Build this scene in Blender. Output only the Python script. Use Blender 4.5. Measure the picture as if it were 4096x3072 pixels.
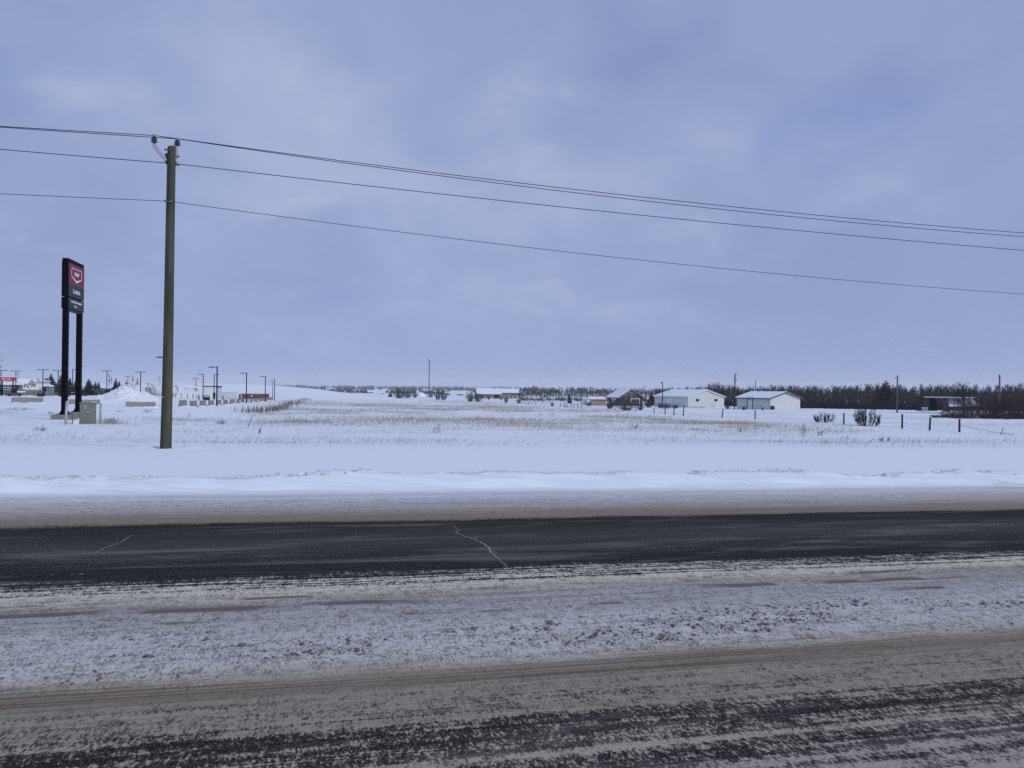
import bpy, bmesh, math, random
import numpy as np
from mathutils import Matrix, Vector, Euler

for o in list(bpy.data.objects):
    bpy.data.objects.remove(o, do_unlink=True)
random.seed(7)
rng = np.random.default_rng(11)
sc = bpy.context.scene
COL = sc.collection
R = math.radians

# ------------------------------------------------------------------ camera
EYE = 2.0
FPX = 3000.0                      # focal length in pixels of a 4096 px wide frame
CX, CY = 2048.0, 1536.0
PITCH = 16.0 / FPX
ROLL = 0.010
cam_data = bpy.data.cameras.new('camera')
cam_data.sensor_width = 36.0
cam_data.lens = 36.0 * FPX / 4096.0
cam_data.clip_start = 0.05
cam_data.clip_end = 30000
cam = bpy.data.objects.new('camera', cam_data)
COL.objects.link(cam)
cam.matrix_world = (Matrix.Translation((0, 0, EYE)) @ Matrix.Rotation(math.pi / 2 + PITCH, 4, 'X')
                    @ Matrix.Rotation(ROLL, 4, 'Z'))
sc.camera = cam

# ------------------------------------------------------------------ sky and sun
SUN_EL, SUN_AZ = 33.0, 122.0       # azimuth clockwise from the view direction
world = bpy.data.worlds.new('World')
sc.world = world
world.use_nodes = True
wn, wl = world.node_tree.nodes, world.node_tree.links
wn.clear()


def wnode(t, **kw):
    n = wn.new(t)
    for k, v in kw.items():
        setattr(n, k, v)
    return n


def wmath(op, a, b=None, clamp=False):
    n = wnode('ShaderNodeMath', operation=op, use_clamp=clamp)
    for i, x in enumerate((a, b)):
        if x is None:
            continue
        if isinstance(x, (int, float)):
            n.inputs[i].default_value = x
        else:
            wl.new(x, n.inputs[i])
    return n.outputs[0]


w_out = wnode('ShaderNodeOutputWorld')
w_bg = wnode('ShaderNodeBackground')
w_bg.inputs['Strength'].default_value = 0.1
wl.new(w_bg.outputs[0], w_out.inputs['Surface'])
w_sky = wnode('ShaderNodeTexSky', sky_type='NISHITA')
w_sky.sun_disc = False
w_sky.sun_elevation = R(SUN_EL)
w_sky.sun_rotation = R(SUN_AZ)
w_sky.altitude = 700
w_sky.air_density = 1.0
w_sky.dust_density = 1.5
w_sky.ozone_density = 1.5
w_tc = wnode('ShaderNodeTexCoord')
w_sep = wnode('ShaderNodeSeparateXYZ')
wl.new(w_tc.outputs['Generated'], w_sep.inputs[0])
w_z = wmath('ADD', wmath('MAXIMUM', w_sep.outputs['Z'], 0.0), 0.42)
w_cx = wmath('DIVIDE', w_sep.outputs['X'], w_z)
w_cy = wmath('DIVIDE', w_sep.outputs['Y'], w_z)
w_comb = wnode('ShaderNodeCombineXYZ')
wl.new(w_cx, w_comb.inputs[0])
wl.new(w_cy, w_comb.inputs[1])
w_comb.inputs[2].default_value = 3.7


def wnoise(scale, detail, rough, dist=0.0, off=(0, 0, 0), sx=1.0):
    m = wnode('ShaderNodeMapping')
    m.inputs['Location'].default_value = off
    m.inputs['Scale'].default_value = (sx, 1, 1)
    wl.new(w_comb.outputs[0], m.inputs[0])
    n = wnode('ShaderNodeTexNoise')
    n.inputs['Scale'].default_value = scale
    n.inputs['Detail'].default_value = detail
    n.inputs['Roughness'].default_value = rough
    n.inputs['Distortion'].default_value = dist
    wl.new(m.outputs[0], n.inputs['Vector'])
    return n.outputs[0]


def wrange(x, a, b):
    n = wnode('ShaderNodeMapRange', interpolation_type='SMOOTHSTEP')
    wl.new(x, n.inputs[0])
    n.inputs[1].default_value = a
    n.inputs[2].default_value = b
    return n.outputs[0]


def wmix(f, a, b):
    n = wnode('ShaderNodeMix', data_type='RGBA')
    for x, i in ((f, 0), (a, 6), (b, 7)):
        if isinstance(x, (int, float)):
            n.inputs[i].default_value = x
        elif isinstance(x, tuple):
            n.inputs[i].default_value = (*x, 1)
        else:
            wl.new(x, n.inputs[i])
    return n.outputs[2]


CLOUD_DARK = (2.45, 3.15, 5.50)
CLOUD_MID = (3.02, 3.74, 6.08)
CLOUD_LIGHT = (3.85, 4.55, 6.80)
big = wnoise(0.95, 3, 0.5, 0.3, (4.2, 5.5, 0))
mid = wnoise(3.2, 6, 0.52, 0.3, (7.1, 2.2, 0), 1.0)
cov = wmath('ADD', wmath('MULTIPLY', big, 0.60), wmath('MULTIPLY', mid, 0.40))
c1 = wmix(wrange(cov, 0.40, 0.54), CLOUD_DARK, CLOUD_MID)
c2 = wmix(wrange(cov, 0.52, 0.66), c1, CLOUD_LIGHT)
# brighter torn edges here and there on the cloud layers
wisp = wrange(wnoise(4.6, 6, 0.55, 0.25, (2.4, 6.3, 0), 0.9), 0.54, 0.74)
edge_ = wmath('MULTIPLY', wrange(cov, 0.44, 0.52), wisp)
c2 = wmix(wmath('MULTIPLY', edge_, 0.6), c2, (4.7, 5.35, 7.4))
# thin places where some blue sky comes through
gap = wrange(wnoise(1.9, 4, 0.5, 0.3, (6.1, 3.4, 0)), 0.60, 0.76)
c3 = wmix(wmath('MULTIPLY', gap, 0.5), c2, (1.95, 3.0, 6.2))
c4 = wmix(0.06, c3, w_sky.outputs[0])
# the layers close up with distance
far_ = wmath('SUBTRACT', 1.0, wrange(w_sep.outputs['Z'], 0.0, 0.30))
c4 = wmix(wmath('MULTIPLY', far_, 0.75), c4, (3.0, 3.78, 6.2))
wl.new(c4, w_bg.inputs['Color'])

sun_d = bpy.data.lights.new('sun', 'SUN')
sun_d.energy = 1.5
sun_d.angle = R(16)
sun_d.color = (1.0, 0.97, 0.94)
sun = bpy.data.objects.new('sun', sun_d)
COL.objects.link(sun)
sd = Vector((math.sin(R(SUN_AZ)) * math.cos(R(SUN_EL)), math.cos(R(SUN_AZ)) * math.cos(R(SUN_EL)), math.sin(R(SUN_EL))))
sun.rotation_euler = sd.to_track_quat('Z', 'Y').to_euler()
sun.location = (20, -20, 40)

sc.view_settings.view_transform = 'Standard'
sc.view_settings.look = 'None'
sc.view_settings.exposure = 0.0
sc.view_settings.gamma = 1.0
sc.view_settings.use_curve_mapping = False
sc.cycles.use_denoising = False
sc.cycles.max_bounces = 5
sc.cycles.diffuse_bounces = 3
sc.cycles.volume_bounces = 2
sc.cycles.transparent_max_bounces = 6

# ------------------------------------------------------------------ pixel -> place


def ray(px, py):
    sx, sy = px - CX, py - CY
    lx, ly = sx + sy * ROLL, sy - sx * ROLL
    return lx / FPX, -(ly - 16.0) / FPX       # X/Y and (Z-EYE)/Y


def AT(px, py, Y):
    a, b = ray(px, py)
    return Vector((a * Y, Y, EYE + b * Y))


# ------------------------------------------------------------------ noise and terrain


def sstep(a, b, x):
    t = np.clip((x - a) / (b - a), 0, 1)
    return t * t * (3 - 2 * t)


def vnoise(x, y, seed=0):
    x = np.asarray(x, float); y = np.asarray(y, float)
    xi, yi = np.floor(x).astype(np.int64), np.floor(y).astype(np.int64)
    fx, fy = x - xi, y - yi
    fx, fy = fx * fx * (3 - 2 * fx), fy * fy * (3 - 2 * fy)

    def h(a, b):
        n = (a * 374761393 + b * 668265263 + seed * 974634 + 12345) & 0x7fffffff
        n = ((n ^ (n >> 13)) * 1274126177) & 0x7fffffff
        n = n ^ (n >> 16)
        return (n & 0xffff) / 65535.0
    return ((h(xi, yi) * (1 - fx) + h(xi + 1, yi) * fx) * (1 - fy)
            + (h(xi, yi + 1) * (1 - fx) + h(xi + 1, yi + 1) * fx) * fy)


def fbm(x, y, octs=4, seed=0, gain=0.5):
    s, a, t = 0.0, 1.0, 0.0
    for i in range(octs):
        s = s + a * vnoise(x * 2 ** i, y * 2 ** i, seed + i * 17)
        t += a
        a *= gain
    return s / t


YAW = math.atan(0.231)             # the road runs 13 degrees off the picture plane
CS, SN = math.cos(YAW), math.sin(YAW)
GRADE = -0.012                     # and falls gently towards +X

ctrl = []
for u in (-0.2, 0.1, 0.35, 0.68, 1.15):
    for y, d in ((22, 2.1), (30, 2.35), (45, 2.75), (60, 3.05), (80, 3.35), (110, 3.8), (150, 4.45), (200, 5.0), (260, 5.9),
                 (400, 7.0), (1000, 8.0), (6000, 10.0)):
        ctrl.append((u, y, d))
for u in (-0.65, -1.15):
    for y, d in ((22, 2.1), (30, 2.35), (45, 2.75), (60, 2.95), (75, 2.6), (88, 2.26), (130, 2.7), (186, 3.2), (300, 4.5), (600, 7),
                 (1000, 8), (6000, 10)):
        ctrl.append((u, y, d))
for y, d in ((22, 2.1), (30, 2.35), (60, 3.05), (95, 3.0), (130, 3.1), (190, 3.5), (300, 4.8), (600, 7)):
    ctrl.append((-0.46, y, d))
ctrl += [(-.394, 123, 3.5), (-.354, 160, 3.84), (-.329, 191, 4.14), (-.317, 229, 4.5), (-.319, 282, 5.0), (-.35, 105, 3.6),
         (-.35, 60, 3.1)]
ctrl = np.array(ctrl)
PU, PL, PD = ctrl[:, 0] * 3.0, np.log(ctrl[:, 1]), ctrl[:, 2]


def tps_k(r2):
    return np.where(r2 > 1e-12, r2 * np.log(np.maximum(r2, 1e-12)), 0.0)


n_ = len(PU)
A_ = np.zeros((n_ + 3, n_ + 3))
A_[:n_, :n_] = tps_k((PU[:, None] - PU[None]) ** 2 + (PL[:, None] - PL[None]) ** 2) + 0.004 * np.eye(n_)
A_[:n_, n_] = 1; A_[:n_, n_ + 1] = PU; A_[:n_, n_ + 2] = PL
A_[n_:, :n_] = A_[:n_, n_:].T
TPS = np.linalg.solve(A_, np.concatenate([PD, np.zeros(3)]))


def tz(X, Y):
    X = np.asarray(X, float); Y = np.asarray(Y, float)
    Ys = np.maximum(Y, 16.0)
    u = np.clip(X / Ys, -1.2, 1.2)
    a, b = u * 3.0, np.log(np.clip(Ys, 16, 6000))
    D = TPS[n_] + TPS[n_ + 1] * a + TPS[n_ + 2] * b
    for i in range(n_):
        D = D + TPS[i] * tps_k((a - PU[i]) ** 2 + (b - PL[i]) ** 2)
    far = EYE - D
    # the long snow covered embankment behind the fuel stop
    xs = X * 330.0 / np.maximum(Y, 200)
    hh = np.interp(xs, [-330, -230, -180, -150, -120, -99, -85, -71, -60, -46, -34, -24], [0, 2.2, 4.8, 6.0, 5.9, 5.4, 4.6, 3.4, 2.3, 1.1, .35, 0])
    hh = hh + 0.35 * (fbm(X / 9, Y / 9, 3, 5) - .5) * np.minimum(hh, 1)
    far = far + hh * np.exp(-((Y - 330 - 0.1 * X) / 30.0) ** 2)
    v = -X * SN + Y * CS
    fade = sstep(27, 45, v)
    far = far + fade * (0.22 * (fbm(X / 7.0, Y / 3.2, 3, 3) - 0.5) + 0.5 * (fbm(X / 40, Y / 30, 2, 9) - 0.5)) * np.clip(300 / np.maximum(Y, 60), 0, 1)
    near = GRADE * np.clip(X, -70, 80) + 0.03 * (fbm(X / 6, Y / 4, 2, 21) - .5)
    w = sstep(18.5, 36, v)
    return near * (1 - w) + far * w


def ground(px, py):
    a, b = ray(px, py)
    Y = np.geomspace(18, 3000, 700)
    d = (EYE + b * Y) - tz(a * Y, Y)
    k = np.where(d < 0)[0]
    if len(k) == 0:
        y = 3000.0
    elif k[0] == 0:
        y = 18.0
    else:
        i = k[0]
        t = d[i - 1] / (d[i - 1] - d[i])
        y = Y[i - 1] + t * (Y[i] - Y[i - 1])
    x = a * y
    return Vector((x, y, float(tz(x, y))))


def on_ground(px, Y):
    a, _ = ray(px, 1600)
    x = a * Y
    return Vector((x, Y, float(tz(x, Y))))


def zat(x, y):
    return float(tz(x, y))


# ------------------------------------------------------------------ mesh helpers


class MB:
    def __init__(s):
        s.v, s.f = [], []

    def add(s, vs, fs):
        b = len(s.v)
        s.v += [tuple(p) for p in vs]
        s.f += [tuple(i + b for i in f) for f in fs]
        return s

    def box(s, x0, x1, y0, y1, z0, z1):
        return s.add([(x0, y0, z0), (x1, y0, z0), (x1, y1, z0), (x0, y1, z0), (x0, y0, z1), (x1, y0, z1), (x1, y1, z1), (x0, y1, z1)],
                     [(0, 3, 2, 1), (4, 5, 6, 7), (0, 1, 5, 4), (1, 2, 6, 5), (2, 3, 7, 6), (3, 0, 4, 7)])

    def bar(s, p0, p1, w, h, up=(0, 0, 1)):
        p0, p1 = Vector(p0), Vector(p1)
        d = (p1 - p0).normalized()
        a = d.cross(Vector(up))
        if a.length < 1e-4:
            a = d.cross(Vector((1, 0, 0)))
        a.normalize()
        b = a.cross(d).normalized()
        a, b = a * w / 2, b * h / 2
        vs = [p + q for p in (p0, p1) for q in (-a - b, a - b, a + b, -a + b)]
        return s.add(vs, [(3, 2, 1, 0), (4, 5, 6, 7), (0, 1, 5, 4), (1, 2, 6, 5), (2, 3, 7, 6), (3, 0, 4, 7)])

    def tube(s, p0, p1, r0, r1=None, n=8, cap=True):
        r1 = r0 if r1 is None else r1
        p0, p1 = Vector(p0), Vector(p1)
        d = (p1 - p0).normalized()
        a = d.orthogonal().normalized()
        b = d.cross(a)
        vs = []
        for p, r in ((p0, r0), (p1, r1)):
            for k in range(n):
                t = 2 * math.pi * k / n
                vs.append(p + a * (r * math.cos(t)) + b * (r * math.sin(t)))
        fs = [(k, (k + 1) % n, n + (k + 1) % n, n + k) for k in range(n)]
        if cap:
            fs += [tuple(range(n - 1, -1, -1)), tuple(range(n, 2 * n))]
        return s.add(vs, fs)

    def path(s, pts, r, n=6):
        for a, b in zip(pts[:-1], pts[1:]):
            s.tube(a, b, r, r, n)
        return s

    def lathe(s, c, prof, n=16):
        c = Vector(c)
        vs = []
        for r, z in prof:
            for k in range(n):
                t = 2 * math.pi * k / n
                vs.append(c + Vector((r * math.cos(t), r * math.sin(t), z)))
        fs = []
        for i in range(len(prof) - 1):
            for k in range(n):
                fs.append((i * n + k, i * n + (k + 1) % n, (i + 1) * n + (k + 1) % n, (i + 1) * n + k))
        fs += [tuple(range(n - 1, -1, -1)), tuple((len(prof) - 1) * n + k for k in range(n))]
        return s.add(vs, fs)

    def prism(s, poly, y0, y1):                # polygon in x,z pushed along y
        n = len(poly)
        vs = [(x, y0, z) for x, z in poly] + [(x, y1, z) for x, z in poly]
        fs = [tuple(range(n)), tuple(range(2 * n - 1, n - 1, -1))]
        fs += [(i, n + i, n + (i + 1) % n, (i + 1) % n) for i in range(n)]
        return s.add(vs, fs)

    def prism_x(s, poly, x0, x1):              # polygon in y,z pushed along x
        n = len(poly)
        vs = [(x0, y, z) for y, z in poly] + [(x1, y, z) for y, z in poly]
        fs = [tuple(range(n - 1, -1, -1)), tuple(range(n, 2 * n))]
        fs += [(i, (i + 1) % n, n + (i + 1) % n, n + i) for i in range(n)]
        return s.add(vs, fs)

    def lump(s, c, rx, ry, rz, seed=0, sub=2, amp=0.25):
        bm = bmesh.new()
        bmesh.ops.create_icosphere(bm, subdivisions=sub, radius=1)
        rr = random.Random(seed)
        o = Vector((rr.random() * 50, rr.random() * 50, 0))
        vs = []
        for q in bm.verts:
            k = 1 + amp * 2 * (float(fbm(q.co.x * 1.7 + o.x, (q.co.y + q.co.z * .8) * 1.7 + o.y, 2, seed)) - .5)
            vs.append((c[0] + q.co.x * rx * k, c[1] + q.co.y * ry * k, c[2] + q.co.z * rz * k))
        fs = [tuple(q.index for q in f.verts) for f in bm.faces]
        bm.free()
        return s.add(vs, fs)

    def mesh(s, name, m=None, smooth=False, bevel=0):
        me = bpy.data.meshes.new(name)
        me.from_pydata([tuple(p) for p in s.v], [], s.f)
        bm = bmesh.new(); bm.from_mesh(me)
        if bevel:
            bmesh.ops.remove_doubles(bm, verts=bm.verts, dist=1e-5)
            bmesh.ops.bevel(bm, geom=[e for e in bm.edges if len(e.link_faces) == 2 and e.calc_face_angle(0) > .4], offset=bevel, segments=2, affect='EDGES', clamp_overlap=True)
        bmesh.ops.recalc_face_normals(bm, faces=bm.faces)
        bm.to_mesh(me); bm.free()
        if smooth:
            me.polygons.foreach_set('use_smooth', [True] * len(me.polygons))
        if m:
            me.materials.append(m)
        return me

    def build(s, name, m, parent=None, smooth=False, bevel=0, loc=None):
        o = bpy.data.objects.new(name, s.mesh(name, m, smooth, bevel))
        COL.objects.link(o)
        if parent:
            o.parent = parent
        if loc is not None:
            o.location = loc
        return o


def fast_mesh(name, verts, faces, m, smooth=False, parent=None):
    """verts (n,3), faces (k,3|4) numpy"""
    me = bpy.data.meshes.new(name)
    k = faces.shape[1]
    me.vertices.add(len(verts)); me.vertices.foreach_set('co', np.asarray(verts, np.float32).ravel())
    me.loops.add(faces.size); me.loops.foreach_set('vertex_index', faces.astype(np.int32).ravel())
    me.polygons.add(len(faces)); me.polygons.foreach_set('loop_start', np.arange(0, faces.size, k, dtype=np.int32))
    if smooth:
        me.polygons.foreach_set('use_smooth', np.ones(len(faces), bool))
    me.update(calc_edges=True)
    me.validate()
    me.materials.append(m)
    o = bpy.data.objects.new(name, me)
    COL.objects.link(o)
    o.parent = parent
    return o


def grid_faces(nr, nc):
    i = np.arange(nr - 1)[:, None] * nc + np.arange(nc - 1)[None]
    return np.stack([i, i + 1, i + nc + 1, i + nc], -1).reshape(-1, 4)


def tag(o, label=None, cat=None, group=None, kind=None):
    if label: o['label'] = label
    if cat: o['category'] = cat
    if group: o['group'] = group
    if kind: o['kind'] = kind
    return o


def thing(name, label, cat, loc, rz=0.0, group=None):
    o = bpy.data.objects.new(name, None)
    o.empty_display_size = 0.3
    COL.objects.link(o)
    o.location = loc
    o.rotation_euler = (0, 0, rz)
    return tag(o, label, cat, group)


def copy_tree(o, parent=None):
    c = o.copy(); COL.objects.link(c)
    c.parent = parent
    for ch in list(o.children):
        copy_tree(ch, c)
    return c


# ------------------------------------------------------------------ materials


class NT:
    def __init__(s, name):
        s.m = bpy.data.materials.new(name)
        s.m.use_nodes = True
        s.n, s.l = s.m.node_tree.nodes, s.m.node_tree.links
        s.b = s.n['Principled BSDF']
        s.b.inputs['Specular IOR Level'].default_value = 0.25
        s._tc = None

    def node(s, t, **kw):
        n = s.n.new(t)
        for k, v in kw.items():
            setattr(n, k, v)
        return n

    def put(s, x, sock):
        if isinstance(x, (int, float)):
            sock.default_value = x
        elif isinstance(x, tuple):
            sock.default_value = (*x, 1) if len(x) == 3 and sock.type == 'RGBA' else x
        else:
            s.l.new(x, sock)

    def coord(s):
        if s._tc is None:
            s._tc = s.node('ShaderNodeTexCoord').outputs['Object']
        return s._tc

    def noise(s, scale, detail=3, rough=0.5, sc3=(1, 1, 1), off=(0, 0, 0), vec=None, dist=0.0):
        m = s.node('ShaderNodeMapping')
        m.inputs['Scale'].default_value = sc3
        m.inputs['Location'].default_value = off
        s.l.new(vec if vec is not None else s.coord(), m.inputs[0])
        n = s.node('ShaderNodeTexNoise')
        n.inputs['Scale'].default_value = scale
        n.inputs['Detail'].default_value = detail
        n.inputs['Roughness'].default_value = rough
        n.inputs['Distortion'].default_value = dist
        s.l.new(m.outputs[0], n.inputs['Vector'])
        return n.outputs[0]

    def voro(s, scale, sc3=(1, 1, 1), feature='F1'):
        m = s.node('ShaderNodeMapping')
        m.inputs['Scale'].default_value = sc3
        s.l.new(s.coord(), m.inputs[0])
        n = s.node('ShaderNodeTexVoronoi', feature=feature)
        n.inputs['Scale'].default_value = scale
        s.l.new(m.outputs[0], n.inputs['Vector'])
        return n.outputs[0]

    def math(s, op, a, b=0.0, clamp=False):
        n = s.node('ShaderNodeMath', operation=op, use_clamp=clamp)
        s.put(a, n.inputs[0]); s.put(b, n.inputs[1])
        return n.outputs[0]

    def rng(s, x, a, b, c=0.0, d=1.0, smooth=True):
        n = s.node('ShaderNodeMapRange', interpolation_type='SMOOTHSTEP' if smooth else 'LINEAR')
        s.put(x, n.inputs[0]); s.put(a, n.inputs[1]); s.put(b, n.inputs[2]); s.put(c, n.inputs[3]); s.put(d, n.inputs[4])
        return n.outputs[0]

    def mix(s, f, a, b):
        n = s.node('ShaderNodeMix', data_type='RGBA')
        s.put(f, n.inputs[0]); s.put(a, n.inputs[6]); s.put(b, n.inputs[7])
        return n.outputs[2]

    def ramp(s, x, stops):
        n = s.node('ShaderNodeValToRGB')
        e = n.color_ramp.elements
        while len(e) < len(stops):
            e.new(0.5)
        for q, (p, c) in zip(e, stops):
            q.position = p
            q.color = (*c, 1) if isinstance(c, tuple) else (c, c, c, 1)
        s.put(x, n.inputs[0])
        return n.outputs[0]

    def bump(s, h, strength, dist):
        n = s.node('ShaderNodeBump')
        n.inputs['Strength'].default_value = strength
        n.inputs['Distance'].default_value = dist
        s.l.new(h, n.inputs['Height'])
        s.l.new(n.outputs[0], s.b.inputs['Normal'])

    def fin(s, color, rough=0.7, metal=0.0):
        s.put(color, s.b.inputs['Base Color'])
        s.put(rough, s.b.inputs['Roughness'])
        s.b.inputs['Metallic'].default_value = metal
        return s.m


def simple(name, c, rough=0.7, metal=0.0, var=0.15, scale=3.0, bump=0.0, sc3=(1, 1, 1)):
    t = NT(name)
    n = t.noise(scale, 5, 0.6, sc3)
    lo = tuple(max(0, x * (1 - var)) for x in c)
    hi = tuple(min(1, x * (1 + var)) for x in c)
    f = t.rng(n, 0.3, 0.7)
    if bump:
        t.bump(n, bump, 0.02)
    return t.fin(t.mix(f, lo, hi), rough, metal)


def snow_material(name, base=(0.83, 0.875, 0.92), dirt=0.0, bs=9.0, strength=0.25, dist=0.04):
    t = NT(name)
    a = t.noise(bs, 5, 0.55)
    b = t.noise(0.6, 3, 0.5)
    c = t.mix(t.rng(b, .3, .7), tuple(x * .965 for x in base), base)
    if dirt:
        d = t.rng(t.noise(2.4, 6, 0.65, (1, 1, 2)), .55, .75)
        c = t.mix(t.math('MULTIPLY', d, dirt), c, (0.36, 0.33, 0.30))
    t.bump(a, strength, dist)
    return t.fin(c, 0.85)


M = {}
M['snow'] = snow_material('snow')
M['snow_roof'] = snow_material('roof_snow', bs=3.0, strength=.2)
M['snow_pile'] = snow_material('piled_snow', base=(.82, .84, .88), dirt=.25, bs=2.5, strength=.6, dist=.15)
M['black'] = simple('black_paint', (0.003, 0.0035, 0.006), 0.55, 0, .3)
M['black'].node_tree.nodes['Principled BSDF'].inputs['Specular IOR Level'].default_value = .04
M['black_flat'] = simple('black_rubber', (0.012, 0.012, 0.014), 0.7, 0, .3)
M['dark_metal'] = simple('dark_metal', (0.03, 0.032, 0.038), 0.5, 0.3, .3)
M['galv'] = simple('galvanised_steel', (0.42, 0.44, 0.45), 0.5, 0.4, .18, 14)
M['concrete'] = simple('concrete', (0.30, 0.285, 0.25), 0.9, 0, .22, 5, .3)
M['concrete_grey'] = simple('grey_concrete', (0.23, 0.22, 0.20), 0.9, 0, .3, 4, .3, (1, 1, 3))
M['white_metal'] = simple('white_metal_siding', (0.66, 0.68, 0.68), 0.6, 0, .05, 1.5)
M['white_paint'] = simple('white_paint', (0.74, 0.75, 0.74), 0.6, 0, .06, 2)
M['tan_wall'] = simple('tan_stucco', (0.36, 0.345, 0.27), 0.85, 0, .12, .8)
M['glass'] = simple('dark_window_glass', (0.012, 0.014, 0.018), 0.12, 0, .2)
M['red'] = simple('red_panel', (0.40, 0.035, 0.075), 0.55, 0, .06, 2)
M['sign_red'] = simple('dull_red_sign_face', (0.20, 0.030, 0.052), 0.6, 0, .06, 2)
M['slate'] = simple('slate_panel', (0.022, 0.026, 0.036), 0.5, 0, .1, 2)
M['white_print'] = simple('white_print', (0.8, 0.8, 0.82), 0.6, 0, .02)
M['orange'] = simple('orange_sticker', (0.65, 0.06, 0.02), 0.6, 0, .1)
M['green_box'] = simple('green_cabinet_paint', (0.165, 0.195, 0.170), 0.55, 0, .10, 2.5, .05)
M['wood_brown'] = simple('brown_fence_wood', (0.13, 0.05, 0.032), 0.8, 0, .35, 4, .2, (3, 3, .6))
M['wood_grey'] = simple('weathered_grey_wood', (0.12, 0.105, 0.095), 0.9, 0, .4, 6, .3, (4, 4, .5))
M['post'] = simple('dark_post_wood', (0.045, 0.035, 0.032), 0.9, 0, .4, 9, .3, (3, 3, .4))
M['bark'] = simple('poplar_bark', (0.15, 0.137, 0.12), 0.9, 0, .3, 3)
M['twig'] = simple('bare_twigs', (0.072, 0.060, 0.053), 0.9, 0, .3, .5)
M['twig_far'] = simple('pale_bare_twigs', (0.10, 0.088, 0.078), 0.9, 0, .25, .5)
M['twig_dark'] = simple('dark_bare_twigs', (0.035, 0.027, 0.028), 0.9, 0, .3, .5)
M['needle'] = simple('spruce_needles', (0.022, 0.036, 0.032), 0.85, 0, .4, 2)
M['blue_siding'] = simple('blue_grey_siding', (0.115, 0.125, 0.145), 0.8, 0, .1, 1)
M['taupe'] = simple('taupe_siding', (0.17, 0.16, 0.155), 0.8, 0, .1, 1)
M['pink_wall'] = simple('pink_tan_panel', (0.46, 0.33, 0.245), 0.85, 0, .08, 1.2)
M['teal'] = simple('teal_plastic', (0.03, 0.30, 0.32), 0.5, 0, .1)
M['ochre'] = simple('ochre_plywood', (0.20, 0.15, 0.085), 0.8, 0, .15)
M['green_panel'] = simple('dark_green_panel', (0.015, 0.04, 0.04), 0.6, 0, .2)
M['rust_red'] = simple('dull_red_cabinet', (0.11, 0.042, 0.042), 0.6, 0, .2)
M['brick'] = simple('brown_chimney', (0.17, 0.11, 0.09), 0.9, 0, .3, 4)
M['weed'] = simple('dark_dry_weed', (0.055, 0.042, 0.036), 0.9, 0, .3, 5)
M['cattail'] = simple('brown_reeds', (0.135, 0.10, 0.072), 0.9, 0, .4, .8)
M['wire'] = simple('line_wire', (0.022, 0.023, 0.028), 0.6, 0, .2)
M['porcelain'] = simple('grey_insulator', (0.30, 0.30, 0.29), 0.35, 0, .15)
M['insul_dark'] = simple('dark_insulator', (0.08, 0.08, 0.085), 0.35, 0, .2)
M['fibreglass'] = simple('grey_fibreglass_arm', (0.42, 0.44, 0.46), 0.5, 0, .06)

# ================================================================== THE SETTING


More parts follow.
